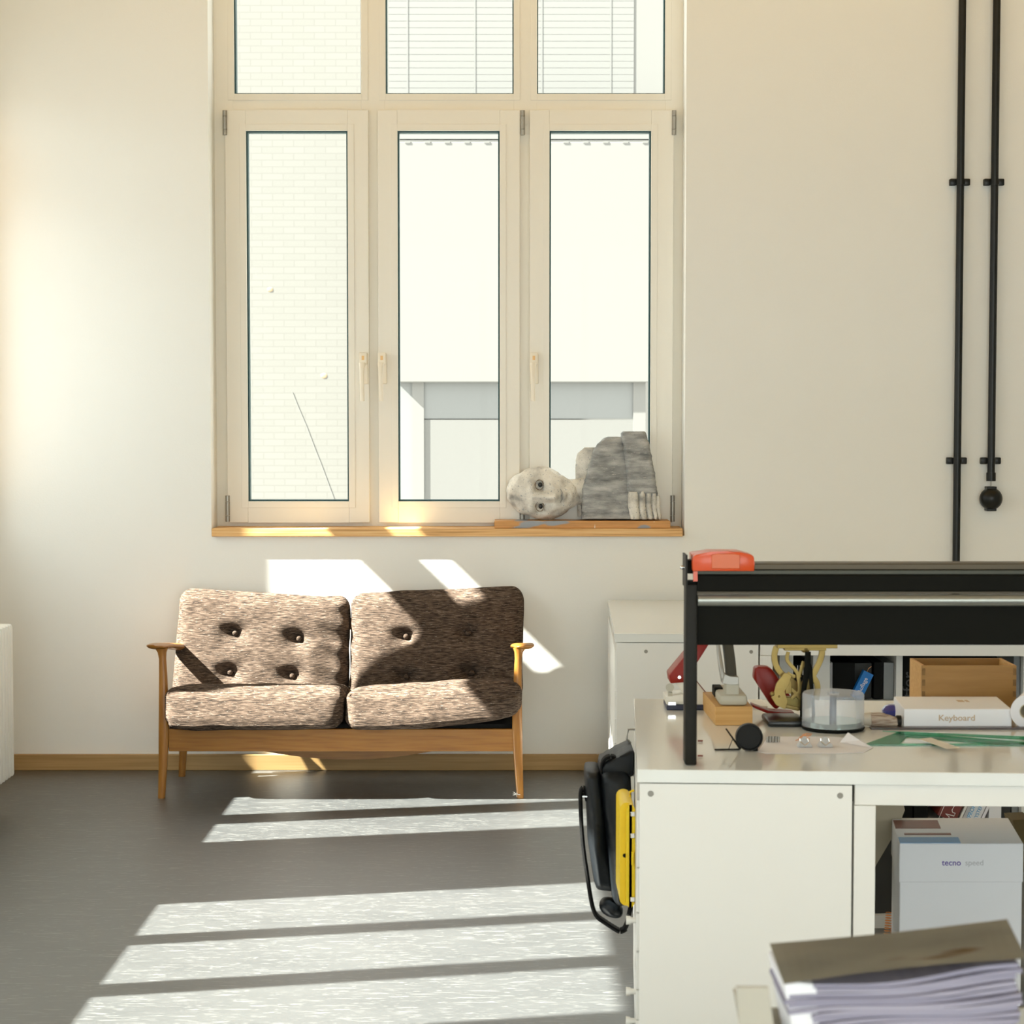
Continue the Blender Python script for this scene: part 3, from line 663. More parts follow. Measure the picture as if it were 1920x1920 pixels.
t, x0, x1, y = binder(1487.5, 1523.5, zM, .13, M_fold, 'small black box with white tines showing between the brass stand arms', name='black_box')
for i in range(4):
    b = new(); xx = vx(1497+i*5); box(b, xx, xx+.003, y-.002, y+.001, Z(1268, SHY), Z(1250, SHY)); mesh('tine', b, M_wtext, t)
t, x0, x1, y = binder(1692.5, 1717, .008, .61, M_fold, 'tall black binder lettered in grey left of the wooden box')
text('lettering', 'tfer', .066, facing(P(1704, 1284, y-.0006), math.pi/2), M_gtext, t)
binder(1904, 1917, .008, .61, M_greyf, 'grey binder behind the right end of the wooden box')
# leaning books
def leaner(name, p_top, p_bot, thick, Yf, dep, m, lab, cat='book', grp=None, txt=None, tm=None, tsize=.02, tpos=.5, pages=True, tx=0):
    a = P(*p_bot, Yf); c = P(*p_top, Yf); d = (c-a); L = d.length; ang = math.atan2(d.x, d.z); a.z += max(0, thick*math.sin(ang)-.001)
    t = thing(name, lab, cat, (a.x, Yf, a.z), group=grp)
    M = Matrix.Translation(a) @ Matrix.Rotation(ang, 4, 'Y')
    b = new()
    if pages:
        box(b, 0, thick, 0, .003, 0, L, .0006, M); box(b, 0, .002, .003, dep, 0, L, 0, M); box(b, thick-.002, thick, .003, dep, 0, L, 0, M)
    else: box(b, 0, thick, 0, dep, 0, L, .001, M)
    mesh('cover', b, m, t)
    if pages: b = new(); box(b, .002, thick-.002, .003, dep-.004, .002, L-.003, 0, M); mesh('pages', b, M_paper, t)
    if txt:
        Mt = M @ Matrix.Translation((thick*.5+tx, -.0007, L*tpos)) @ Matrix.Rotation(math.pi/2, 4, 'X') @ Matrix.Rotation(math.pi/2, 4, 'Z')
        text('lettering', txt, tsize, Mt, tm, t)
    return t, M, L
t, M, L = leaner('book', (1620, 1265), (1596.5, 1313), .039, SHY+.004, .03, M_blue, 'small blue book with white lettering leaning in the shelf', txt='Auflage', tm=M_wtext, tsize=.021, tpos=.5)
b = new(); tube(b, [M @ Vector((.015, .01, L)), M @ Vector((.014, .01, L+.012)), M @ Vector((.02, .01, L+.024))], .0012, 6); mesh('ribbon', b, M_copper, t)
def PY(z, Y):
    q = (z-EYE)/Y; return 960-FPX*(q*CT+ST)/(CT-q*ST)
yb = SHY+.01; TB = 1390; BB = PY(.0085, yb)
def bk(pxl, thick_px, **k):
    dx = (BB-1547)*.48
    return leaner('book', (pxl+(1547-TB)*.46+0, TB), (pxl-dx, BB), thick_px*yb/FPX*.88, yb, .2, **k)
t, M, L = bk(1755, 42, m=M_marn, lab='maroon book with white zigzag line leaning behind the copier paper box')
b = new(); zz = [(1772, 1546), (1781, 1540), (1777, 1536), (1780, 1532), (1773, 1526), (1789, 1530), (1791, 1525), (1786, 1523), (1785, 1519), (1790, 1510), (1800, 1509)]
tube(b, [P(x, y, yb-.002) for x, y in zz], .0017, 6); mesh('zigzag_line', b, M_wtext, t)
b = new(); tube(b, [P(1754.8, 1547, yb-.001), P(1770.5, 1511, yb-.001)], .0009, 6); mesh('edge_line', b, M_wtext, t)
bk(1793.5, 5, m=M_wtext, lab='thin white booklet leaning right beside the maroon book', pages=False)
bk(1800, 9, m=M_lgrey, lab='grey booklet leaning between the thin white booklet and the blue lettered books', pages=False)
t, M, L = bk(1808.5, 14, m=M_carton, lab='white book lettered ENPROFIL in blue, leaning on the low shelf')
text('lettering', 'ENPROFIL', .020, facing(P(1820.5, 1524, yb-.004), math.radians(67)), M_btext, t)
t, M, L = bk(1822, 13, m=M_carton, lab='white book lettered NSYSTEME in blue, leaning on the low shelf')
text('lettering', 'NSYSTEME', .018, facing(P(1834, 1524, yb-.004), math.radians(67)), M_btext, t)
bk(1835, 6, m=M_paper, lab='plain white booklet leaning last, against the white binder', pages=False)
binder(1858, 1882, .008, .27, M_carton, 'upright white binder right of the leaning books', y=yb)
binder(1719, 1746, .008, .29, M_fold, 'wide black binder standing left of the maroon book', y=yb+.02)
binder(1884, 1903, .008, .27, M_fold2, 'charcoal binder right of the upright white binder', y=yb+.03)
# ------------------------------------------------------------ things under the near table
t = thing('copier_paper_box', 'white lidded paper carton lettered tecno speed under the near table', 'box', (P(1800, 1700, 4.92).x, 5.03, 0))
bx0, bx1 = X(1686, 1600, 4.92), X(1919, 1600, 4.92); zt_ = Z(1583, 4.92); zs_ = Z(1655, 4.92)
def skew(b):
    for v in b.verts: v.co.x += (v.co.y-4.92)*.13
    return b
b = new(); box(b, bx0+.002, bx1-.002, 4.922, 5.23, 0, zs_+.01, .003); mesh('box_body', skew(b), M_carton, t)
b = new(); box(b, bx0, bx1, 4.92, 5.235, zs_, zt_+.002, .003); lid = mesh('lid', skew(b), M_carton, t)
b = new(); box(b, bx0+.002, bx0+.155, 4.923, 4.99, zt_+.0015, zt_+.003); mesh('blue_print', skew(b), M_sky, lid)
b = new(); box(b, bx0+.02, bx0+.14, 5.02, 5.04, zt_+.0015, zt_+.003); box(b, bx0+.002, bx0+.12, 5.10, 5.20, zt_+.0015, zt_+.003); mesh('brown_print', skew(b), M_marn, lid)
text('lettering', 'tecno', .021, facing(P(1784, 1618, 4.9195)), M_violet, lid, bold=.00025); text('lettering', 'speed', .020, facing(P(1827, 1618, 4.9195)), M_lgrey, lid)
b = new(); M = Matrix.Translation(P(1600, 1735, 5.3)) @ Matrix.Rotation(math.radians(29), 4, 'Y')
M = Matrix.Translation((1.0, 5.22, .012)) @ Matrix.Rotation(math.radians(6), 4, 'Y')
pts = [(1612, 1600), (1648, 1500), (1692, 1500), (1697, 1519), (1684, 1552), (1641, 1625), (1600, 1690), (1590, 1660)]
prism(b, pxpoly(pts, 5.22), 5.22, 5.30, .002)
mesh('cardboard_carton', b, M_kraft, None, 'beige cardboard carton tilted behind the white paper carton', 'box')
b = new(); pts = [(1600, 1560), (1672, 1560), (1676, 1712), (1600, 1712)]
prism(b, pxpoly(pts, 5.7), 5.70, 5.74); mesh('dark_board', b, M_fold2, None, 'dark board standing on the floor rail under the near table', 'board')
b = new(); box(b, X(1600, 1720, 5.72), X(1760, 1720, 5.72), 5.68, 5.78, 0.0005, Z(1713, 5.70)); mesh('floor_rail', b, M_radi, None, 'low white cable duct on the floor under the near table', 'cable duct')
b = new(); c0 = P(1664, 1740, 5.6); pts = []
for i in range(150):
    a = i*.36; pts.append((c0.x+.010*math.cos(a)+i*.00004, 5.6+.012*math.sin(a), .003+i*(Z(1711, 5.6)-.003)/150))
tube(b, pts, .0013, 6); mesh('coiled_cable', b, M_copper, None, 'upright coil of copper coloured wire left of the white paper carton', 'cable', smooth='all')
b = new(); pts = [(1899, 1538), (1935, 1536), (1990, 1600), (1990, 1700), (1925, 1640)]
prism(b, pxpoly(pts, 5.30), 5.30, 5.40, .002); mesh('brown_carton', b, mat('brown_card', (.10, .07, .02), .8), None, 'dark brown carton at the right edge behind the white paper carton', 'box')
# ------------------------------------------------------------ tall metal frame on the near table
QY = 4.30
fr = thing('paper_cutter', 'black metal cutting frame with long rails standing on the near table', 'paper cutter', (P(1295, 1436, QY).x, QY, ZT))
def qx(px): return X(px, 1250, QY)
QE = 1.85
def rail(name, pya, pyb, y0, y1, m, bev=.002, xa=1304):
    b = new(); box(b, qx(xa), QE, y0, y1, Z(pyb, QY), Z(pya, QY), bev); return mesh(name, b, m, fr)
for s, (xa, xb) in enumerate(((1284.5, 1306), (None, None))):
    b = new()
    if s == 0: box(b, X(1284, 1200, QY), X(1306, 1200, QY), QY-.02, QY+.035, ZT+.0005, Z(1094, QY), .004)
    else: box(b, QE, QE+.025, QY-.02, QY+.035, ZT+.0005, Z(1094, QY), .004)
    mesh('post', b, M_darkmetal, fr, smooth=True)
b = new(); box(b, X(1283.5, 1060, QY), X(1287, 1060, QY), QY-.03, QY+.05, Z(1100, QY), Z(1039, QY)); pl = mesh('end_plate', b, M_darkmetal, fr)
b = new(); cyl(b, P(1279, 1064, QY), P(1284, 1064, QY), .0045, n=10); ball(b, P(1279, 1064, QY), .005, n=2); mesh('bolt', b, M_chrome, pl, smooth=True)
b = new(); box(b, X(1287, 1060, QY), X(1301, 1060, QY), QY-.01, QY+.03, Z(1075, QY), Z(1050, QY), .001); box(b, X(1287, 1060, QY), X(1308, 1060, QY), QY-.01, QY+.03, Z(1104, QY), Z(1089, QY), .001); mesh('mounting_block', b, M_blackm, fr)
rail('top_rail', 1056, 1068, QY-.01, QY+.06, M_brown); rail('slide_rail', 1068, 1076, QY-.016, QY+.05, mat('olive_rail', (.035, .035, .022), .4, .4), .001)
rail('cutter_bar', 1076, 1108, QY-.022, QY+.04, M_blackm, .004); rail('lower_lip', 1108, 1113, QY-.01, QY+.05, M_brown, .0005)
b = new(); cyl(b, (qx(1306), QY-.022, Z(1123.5, QY)), (QE, QY-.022, Z(1123.5, QY)), (Z(1112.5, QY)-Z(1134.5, QY))/2, n=28); mesh('roller', b, M_tube, fr, smooth=True)
rail('front_panel', 1134.5, 1209, QY-.004, QY+.004, M_blackm, .001)
for px, py in ((1313, 1389), (1313, 1417)):
    b = new(); p = G(px, py, ZT+.003); cyl(b, p-Vector((.006, 0, 0)), p+Vector((.006, 0, 0)), .002, n=8); mesh('screw', b, M_marn, fr)
sldr = thing('cutter_slider', 'orange red plastic slider sitting on the left end of the metal frame', 'slider', (X(1356, 1070, QY), QY, Z(1072, QY)))
b = new(); pts = [(1299, 1071), (1298.5, 1052), (1300, 1043), (1306, 1040), (1333, 1034.5), (1360, 1033.5), (1388, 1035), (1409, 1040), (1414, 1044), (1415, 1056), (1415, 1071)]
prism(b, pxpoly(pts, QY-.05), QY-.05, QY-.022, .003); prism(b, pxpoly([(1299, 1058), (1299, 1040), (1333, 1035), (1388, 1035), (1413, 1042), (1414, 1056.2)], QY-.03), QY-.022, QY+.06, .002); mesh('body', b, M_red, sldr, smooth=True)
b = new(); prism(b, pxpoly([(1334, 1066), (1334, 1040), (1345, 1038), (1376, 1038), (1387, 1040), (1387, 1066)], QY-.05), QY-.053, QY-.048, .001); mesh('grip_inset', b, M_red2, sldr)
b = new(); box(b, X(1300, 1080, QY-.03), X(1308, 1080, QY-.03), QY-.03, QY-.022, Z(1090, QY-.03), Z(1071, QY-.03)); mesh('side_catch', b, M_red, sldr)
# ------------------------------------------------------------ tools on the near table
# large red punch at the back left
Y1 = 5.10
pn = thing('hole_punch', 'large cream hole punch with red lever at the back left of the near table', 'hole punch', (X(1300, 1328, Y1), Y1+.04, ZT))
b = new(); box(b, X(1249, 1320, Y1), X(1322, 1320, Y1), Y1-.02, Y1+.09, ZT+.0005, Z(1320, Y1), .002); mesh('rubber_base', b, M_navy, pn)
b = new(); prism(b, pxpoly([(1249, 1320), (1247, 1305), (1262, 1303), (1284, 1302), (1269, 1283), (1266, 1279), (1304, 1276), (1340, 1318), (1322, 1320)], Y1), Y1-.01, Y1+.08, .002); mesh('body', b, M_cream, pn, smooth=True)
b = new(); prism(b, pxpoly([(1256, 1280), (1253.5, 1264), (1300, 1208), (1326, 1175), (1345, 1180), (1318, 1222), (1296, 1252), (1290, 1277)], Y1), Y1-.018, Y1+.07, .003); lv = mesh('lever', b, M_dred, pn, smooth=True)
b = new(); box(b, X(1252, 1300, Y1), X(1266, 1300, Y1), Y1-.02, Y1-.012, Z(1320, Y1), Z(1314.5, Y1)); mesh('paper_stop', b, M_chrome, pn)
b = new(); cyl(b, P(1274, 1270, Y1-.024), P(1274, 1270, Y1-.015), .004, n=14); mesh('pivot_screw', b, M_chrome, lv, smooth=True)
b = new(); cyl(b, P(1256, 1289, Y1-.014), P(1256, 1289, Y1+.004), .0108, n=28); box(b, X(1252, 1300, Y1), X(1260, 1300, Y1), Y1-.012, Y1-.002, Z(1304, Y1), Z(1297, Y1)); mesh('thumb_disc', b, M_beige, pn, smooth=True)
b = new(); tube(b, [P(1306, 1277, Y1-.015), P(1324, 1299, Y1-.015)], .0012, 6); mesh('lever_slot', b, M_marn, pn)
# wooden block with long reach stapler
YB = 4.83
wb0, wb1 = X(1341, 1361, YB), X(1411, 1361, YB); zbk = Z(1325, YB)
b = new(); box(b, wb0, wb1, YB, YB+.26, ZT+.0005, zbk, .0015)
for v in b.verts: v.co.x += -(v.co.y-YB)*.02
mesh('wooden_block', b, M_block, None, 'solid light brown wooden block under the grey stapler on the near table', 'block')
st = thing('stapler', 'grey stapler with raised handle standing on the wooden block', 'stapler', ((wb0+wb1)/2, YB+.12, zbk))
b = new(); box(b, X(1349, 1310, YB+.01), X(1401.5, 1310, YB+.01), YB+.01, YB+.20, zbk+.0005, Z(1303, YB+.01), .008); mesh('base', b, M_beige, st, smooth=True)
b = new(); box(b, X(1361, 1290, YB+.03), X(1385, 1290, YB+.03), YB+.02, YB+.08, Z(1303, YB+.03), Z(1281, YB+.03), .002); mesh('anvil_housing', b, M_beige, st)
b = new(); box(b, X(1338, 1290, YB+.13), X(1354, 1290, YB+.13), YB+.11, YB+.17, Z(1305, YB+.13), Z(1287, YB+.13), .002); mesh('magazine', b, M_blackm, st)
b = new(); prism(b, pxpoly([(1358, 1262), (1367, 1268), (1384, 1268), (1384, 1283), (1366, 1282), (1353, 1280)], YB+.03), YB+.015, YB+.06, .0015); mesh('hinge_block', b, M_steel, st)
b = new(); pts = [(1371, 1270), (1370, 1255), (1368, 1235), (1364, 1205), (1358, 1170)]
loft(b, [circ(P(x, y, YB+.05+(1270-y)*.0006), (0, 0, 1), .014, 16, .010, up=(1, 0, 0), power=4) for x, y in pts]); arm = mesh('handle', b, mat('dark_olive_grip', (.05, .05, .042), .45), st, smooth=True)
b = new(); tube(b, [P(1356, 1278, YB+.04), P(1353, 1258, YB+.04), P(1351, 1245, YB+.05), P(1347, 1215, YB+.06), P(1343, 1180, YB+.07)], [.0055, .006, .006, .005, .005], 10, ry=[.008]*5, power=3); mesh('handle_rail', b, M_steel, arm, smooth=True)
# flat red stapler, opened
YR = 4.96
rs = thing('stapler', 'open red stapler in front of the brass stand', 'stapler', (X(1450, 1345, YR), YR+.02, ZT))
b = new(); prism(b, pxpoly([(1411, 1323), (1411, 1327.5), (1456, 1346.5), (1489, 1344.5), (1489.5, 1337.5), (1455, 1337), (1440, 1334)], YR), YR, YR+.05, .0015)
zmn = min(v.co.z for v in b.verts)
for v in b.verts: v.co.z += ZT+.0005-zmn
mesh('base', b, M_dred, rs, smooth=True)
b = new(); prism(b, pxpoly([(1413, 1327), (1440, 1335), (1440, 1336), (1413, 1328)], YR), YR+.008, YR+.030); mesh('staple_tray', b, M_chrome, rs)
b = new(); prism(b, pxpoly([(1414, 1273), (1416, 1253), (1422, 1250.5), (1440, 1251), (1449, 1256), (1482, 1305), (1484, 1308), (1472, 1312), (1459, 1330), (1453, 1330), (1444, 1320), (1422, 1285)], YR), YR+.004, YR+.046, .004); mesh('lever', b, M_dred, rs, smooth=True)
# brass stand
YG = 4.91
bs = thing('brass_stand', 'brass instrument with curved arms on a black stand on the near table', 'instrument', (X(1510, 1350, YG), YG, ZT))
def band(pts, Y, w, th, m, name, par, k=5, dy=0):
    b = new(); q = smoothpts([P(x, y, Y) for x, y in pts], k)
    tube(b, q, w, 8, ry=th, up=(1, 0, 0), power=4); return mesh(name, b, m, par, smooth=True)
band([(1456, 1212), (1452, 1228), (1454, 1245), (1461, 1258), (1470, 1268), (1478, 1280), (1478, 1300)], YG, .0078, .004, M_brass, 'curved_arm', bs)
band([(1541, 1212), (1541, 1226), (1537, 1240), (1530, 1255), (1525, 1268), (1531, 1280), (1533, 1293), (1530, 1312)], YG, .0078, .004, M_brass, 'curved_arm', bs)
b = new(); box(b, X(1456, 1210, YG), X(1568, 1210, YG), YG-.02, YG+.03, Z(1214, YG), Z(1206, YG), .001); box(b, X(1470, 1215, YG), X(1548, 1215, YG), YG-.012, YG+.02, Z(1219, YG), Z(1213, YG), .001)
ball(b, P(1510, 1217, YG), .012, .014, .010, 2); mesh('top_plate', b, M_brass, bs)
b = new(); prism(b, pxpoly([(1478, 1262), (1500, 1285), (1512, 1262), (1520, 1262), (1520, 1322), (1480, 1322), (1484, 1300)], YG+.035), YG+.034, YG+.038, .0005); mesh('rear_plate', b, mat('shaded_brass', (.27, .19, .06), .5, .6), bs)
b = new(); prism(b, pxpoly([(1446, 1308), (1452, 1298), (1455, 1282), (1470, 1262), (1478, 1262), (1484, 1268), (1478, 1285), (1470, 1296), (1477, 1316), (1472, 1330), (1455, 1322)], YG-.02), YG-.022, YG-.016, .0008); pl = mesh('side_plate', b, M_brass, bs)
b = new(); ball(b, P(1448, 1301, YG-.026), .006, n=2); ball(b, P(1461, 1306, YG-.024), .003, n=2); mesh('rivet', b, M_brass, pl, smooth='all')
for pts in (((1470, 1324), (1490, 1328), (1500, 1330), (1510, 1328)), ((1476, 1262), (1488, 1268), (1498, 1266), (1507, 1240)), ((1478, 1222), (1476, 1238), (1490, 1255), (1500, 1270)), ((1479, 1288), (1492, 1300), (1500, 1310)), ((1495, 1262), (1498, 1280), (1499, 1300)), ((1511, 1290), (1518, 1280), (1516, 1262)), ((1484, 1310), (1492, 1302), (1498, 1298))):
    band(pts, YG+.008, .0048, .003, M_brass, 'linkage', bs, 4)
b = new(); box(b, X(1474, 1305, YG), X(1522, 1305, YG), YG+.012, YG+.03, Z(1330, YG), Z(1308, YG), .002); mesh('lower_housing', b, mat('aged_brass', (.25, .19, .06), .4, .8), bs)
b = new(); tube(b, [P(1515, 1222, YG-.014), P(1514, 1250, YG-.014), P(1511, 1270, YG-.014), P(1506, 1300, YG-.012), P(1503, 1354, YG-.01)], [.0072, .0078, .0075, .0058, .005], 12, ry=.005, up=(1, 0, 0), power=4)
tube(b, [P(1518, 1250, YG-.014), P(1520, 1268, YG-.014), P(1523, 1300, YG-.013), P(1526, 1352, YG-.01)], [.007, .0055, .0045, .004], 12, ry=.004, up=(1, 0, 0), power=4); mesh('stem', b, M_blackm, bs, smooth=True)
b = new(); yf = G(1440, 1364, ZT).y; box(b, X(1440, 1360, yf), X(1511, 1360, yf), yf, yf+.13, ZT+.0005, ZT+.016, .006); mesh('foot', b, mat('black_lacquer', (.01, .011, .012), .3), bs, smooth=True)
# spindle of discs
cc = G(1571, 1376, ZT); R = X(1629, 1340, 4.74)-X(1571, 1340, 4.74); cy = cc.y+R*.98
sp = thing('disc_spindle', 'clear plastic disc spindle tub with few discs on the near table', 'disc tub', (cc.x, cy, ZT))
b = new(); loft(b, [circ((cc.x, cy, ZT+z), (0, 0, 1), r, 48) for z, r in ((.0005, R*.985), (.004, R*1.03), (.007, R*1.03), (.0085, R*.97))]); mesh('base', b, M_blackm, sp, smooth=True)
b = new(); zt2 = Z(1300, cy-R*.2)
loft(b, [circ((cc.x, cy, z), (0, 0, 1), r, 56) for z, r in ((ZT+.009, R), (zt2-.004, R), (zt2, R*.965), (zt2, R*.2), (zt2-.006, R*.18))], caps=False); mesh('cover', b, M_clearp, sp, smooth=True)
b = new(); cyl(b, (cc.x, cy, ZT+.008), (cc.x, cy, zt2-.006), .0085, n=20); mesh('spindle', b, mat('slate_spindle', (.06, .075, .11), .4), sp, smooth=True)
b = new()
for i in range(5): cyl(b, (cc.x, cy, ZT+.009+i*.0026), (cc.x, cy, ZT+.0108+i*.0026), R*.93, n=48)
mesh('discs', b, M_disc, sp, smooth=True)
# lens cap like black disc with wire rest
yd = G(1405, 1408, ZT).y
ds = thing('magnifier', 'round black disc on a folding wire rest near the front of the near table', 'magnifier', (X(1404, 1400, yd), yd, ZT))
b = new(); rD = (Z(1357, yd)-Z(1408, yd))/2; pc = P(1404.5, 1382.5, yd); pc.z = ZT+rD+.001
loft(b, [circ((pc.x, yd+y, pc.z), (0, 1, 0), r, 40) for y, r in ((-.004, rD*.45), (-.004, rD*.86), (-.009, rD*.90), (-.009, rD*.99), (.008, rD), (.012, rD*.94))]); mesh('rim', b, mat('black_rubber', (.006, .006, .005), .5, spec=.2), ds, smooth=True)
b = new(); box(b, pc.x+.008, pc.x+.020, yd-.006, yd+.004, ZT+.0006, ZT+.008, .001); mesh('tab', b, M_blackm, ds)
b = new(); tube(b, [P(1361, 1366, yd), P(1378, 1390, yd), G(1388, 1404, ZT+.003)], [.0018, .0022, .003], 8); tube(b, [G(1340, 1405.5, ZT+.002), G(1386, 1405, ZT+.002)], .002, 8); tube(b, [P(1374, 1385, yd), G(1366, 1405, ZT+.002)], .0009, 6)
mesh('wire_rest', b, M_darkmetal, ds, smooth=True)
# paper with the small things lying on it
b = new(); q = [(1421, 1409), (1436, 1412.5), (1560, 1413), (1619, 1411), (1637, 1402), (1612, 1386), (1560, 1381), (1440, 1381)]
vs = [b.verts.new(G(x, y, ZT+.0012)) for x, y in q]; b.faces.new(vs)
r_ = bmesh.ops.extrude_face_region(b, geom=list(b.faces))
for v in r_['geom']:
    if isinstance(v, bmesh.types.BMVert): v.co.z -= .0006
a = [b.verts.new(p) for p in (G(1575, 1392, ZT+.0022), G(1637, 1402, ZT+.0022), G(1612, 1388, ZT+.010), P(1590, 1373, G(1590, 1391, ZT).y))]; b.faces.new(a)
mesh('paper_sheet', b, M_paper, None, 'white sheet of paper with a curled corner on the near table', 'paper')
yc = G(1450, 1391.5, ZT+.002).y; b = new()
cs = thing('battery_row', 'short row of small metal cylinders on the left of the paper sheet', 'metal cylinders', (X(1449, 1390, yc), yc, ZT+.002))
for i in range(5):
    b = new(); xx = X(1439+i*5.2, 1390, yc); cyl(b, (xx, yc, ZT+.0022), (xx, yc, ZT+.0155+(i % 2)*.001), .0031, n=12); mesh('cylinder', b, M_steel, cs, smooth=True)
for i, (px, lab) in enumerate(((1510, 'silver bulldog clip, the left one of two lying on the paper sheet'), (1549, 'silver bulldog clip, the right one of two lying on the paper sheet'))):
    yk = G(px, 1401, ZT+.002).y
    t = thing('bulldog_clip', lab, 'clip', (X(px, 1401, yk), yk, ZT+.0022), group='silver clips on the paper')
    b = new(); prism(b, pxpoly([(px-14, 1401), (px-3, 1384), (px+3, 1384), (px+14, 1401)], yk), yk, yk+.03, .001)
    dz = ZT+.0023-min(v.co.z for v in b.verts)
    for v in b.verts: v.co.z += dz; 
    for v in b.verts:
        if v.co.z > ZT+.015: v.co.y = yk+.012+(v.co.y-yk)*.2
    mesh('jaws', b, mat('clip_steel', (.62, .66, .70), .45, .4), t)
    b = new(); c = P(px, 1387, yk); tube(b, [c+Vector((-.012, .0, .002)), c+Vector((-.014, -.014, -.002)), c+Vector((-.004, -.02, -.010)), c+Vector((.006, -.014, -.004)), c+Vector((.006, .004, .002))], .0014, 6); mesh('wire_lever', b, M_chrome, t, smooth=True)
b = new(); random.seed(2); yk = G(1503, 1392, ZT).y
for i in range(7):
    x = X(1499+random.random()*14, 1385, yk); z = ZT+.003+random.random()*.016; tube(b, [(x-.01, yk, z), (x, yk-.004, z+.004), (x+.012, yk, z+.001)], .001, 5)
mesh('wire_bundle', b, M_copper, None, 'small tangle of copper wire behind the left silver clip', 'wire')
# keyboard carton, wooden box, paper roll, brush, blue puck
YK = G(1790, 1364.5, ZT).y
kb = thing('keyboard_carton', 'flat white carton lettered Keyboard on the near table', 'box', (X(1795, 1360, YK), YK+.1, ZT))
k0, k1 = X(1695, 1345, YK), X(1897, 1345, YK); zk = Z(1329.5, YK); ykb = G(1800, 1306, zk).y
b = new(); box(b, k0, k1, YK, ykb, ZT+.0005, zk, .002)
for v in b.verts: v.co.x += .010*(v.co.y-YK)/(ykb-YK)*1.6
mesh('carton', b, M_carton, kb)
text('lettering', 'Keyboard', .0205, facing(P(1794, 1346.5, YK-.0008)) @ Matrix.Diagonal((1.12, 1, 1, 1)), M_gold, kb, bold=.0002)
b = new(); p = P(1800, 1314, 1); p = G(1803, 1314, zk); box(b, p.x-.012, p.x+.004, p.y-.02, p.y+.01, zk, zk+.0005); box(b, p.x+.008, p.x+.016, p.y-.02, p.y+.01, zk, zk+.0005); mesh('printed_mark', b, M_gold, kb)
zx = .845; YX = G(1800, 1248, zx).y; YX2 = G(1800, 1234, zx).y
wx = thing('wooden_box', 'open dovetailed wooden box behind the keyboard carton', 'box', (X(1810, 1300, YX), (YX+YX2)/2, ZT))
a0, a1 = X(1728.5, 1260, YX), X(1906, 1260, YX); th = .009
b = new(); box(b, a0, a1, YX, YX+th, ZT+.0005, zx, .0008); mesh('front_board', b, M_box, wx)
b = new(); box(b, a0+th, a1-th, YX2-th, YX2, ZT+.0005, zx, .0008); mesh('rear_board', b, M_box, wx)
for s, (p, q) in enumerate(((a0, a0+th), (a1-th, a1))):
    b = new(); box(b, p, q, YX+th, YX2, ZT+.0005, zx, .0008); mesh('side_board', b, M_block, wx)
b = new(); box(b, a0+th, a1-th, YX+th, YX2-th, ZT+.001, ZT+.008); mesh('bottom_board', b, M_box, wx)
for s in (0, 1):
    b = new()
    for py0, py1 in ((1253, 1266), (1274, 1286), (1296, 1306)):
        x = (a0+.0005, a0+th) if s == 0 else (a1-th, a1-.0005); box(b, x[0], x[1], YX-.0006, YX+.002, Z(py1, YX), Z(py0, YX))
    mesh('dovetail_joint', b, M_endgrain, wx)
yr = G(1920, 1366, ZT).y
pr = thing('paper_roll', 'white paper roll seen end on at the right edge of the near table', 'paper roll', (X(1926, 1366, yr), yr+.05, ZT))
b = new(); rR = (Z(1305, yr)-Z(1366, yr))/2*1.02; rc = (X(1894, 1336, yr)+rR, ZT+rR+.001)
loft(b, [circ((rc[0], yr+y, rc[1]), (0, 1, 0), r, 40) for y, r in ((.12, rR*.45), (.002, rR*.45), (0, rR*.47), (0, rR*.98), (.002, rR), (.34, rR))], caps=False)
for v in b.verts: v.co.x += (v.co.y-yr)*.42
mesh('roll', b, M_paper, pr, smooth=True)
b = new(); loft(b, [circ((rc[0], yr+y, rc[1]), (0, 1, 0), r, 40) for y, r in ((.33, rR*.40), (.003, rR*.40), (.003, rR*.45), (.33, rR*.45))], caps=False); cyl(b, (rc[0], yr+.1, rc[1]), (rc[0], yr+.105, rc[1]), rR*.42)
for v in b.verts: v.co.x += (v.co.y-yr)*.42
mesh('core', b, M_kraft, pr, smooth=True)
yq = 5.0
bp = thing('round_tin', 'shiny dark blue round tin behind the brush', 'tin', (X(1674, 1340, yq), yq, ZT))
b = new(); rB = X(1693, 1330, yq)-X(1673, 1330, yq)
z0 = ZT+.0005; z1 = Z(1320, yq)
loft(b, [circ((X(1673, 1330, yq), yq, z), (0, 0, 1), r, 36) for z, r in ((z0, rB*.8), (z0+.006, rB*.98), (z0+(z1-z0)*.5, rB), (z1-.004, rB*.72), (z1, rB*.3))]); mesh('shell', b, mat('cobalt_enamel', (.005, .015, .22), .08, coat=1), bp, smooth=True)
yh = G(1665, 1362, ZT).y
br = thing('brush', 'paint brush with pale bristles lying left of the keyboard carton', 'brush', (X(1665, 1362, yh), yh, ZT))
b = new(); q = [P(1632, 1348, yh), P(1650, 1347, yh), P(1668, 1349, yh), P(1682, 1352, yh)]
for v in q: v.z -= .003
tube(b, q, [.019, .018, .014, .011], 20, ry=[.02, .018, .016, .014], up=(0, 0, 1))
for v in b.verts: v.co += Vector((0, 1, 1))*noise.noise(v.co*200)*.0015; v.co.z = max(v.co.z, ZT+.001)
mesh('bristles', b, M_bristle, br, smooth=True)
b = new(); tube(b, [P(1681, 1352, yh), P(1689, 1352, yh)], [.0145, .0145], 20); mesh('ferrule', b, M_darkmetal, br, smooth=True)
b = new(); tube(b, [P(1612, 1349, yh+.002), P(1633, 1348, yh+.002)], [.014, .018], 14); mesh('bristle_tip', b, mat('cream_bristle', (.62, .56, .46), .9), br, smooth=True)
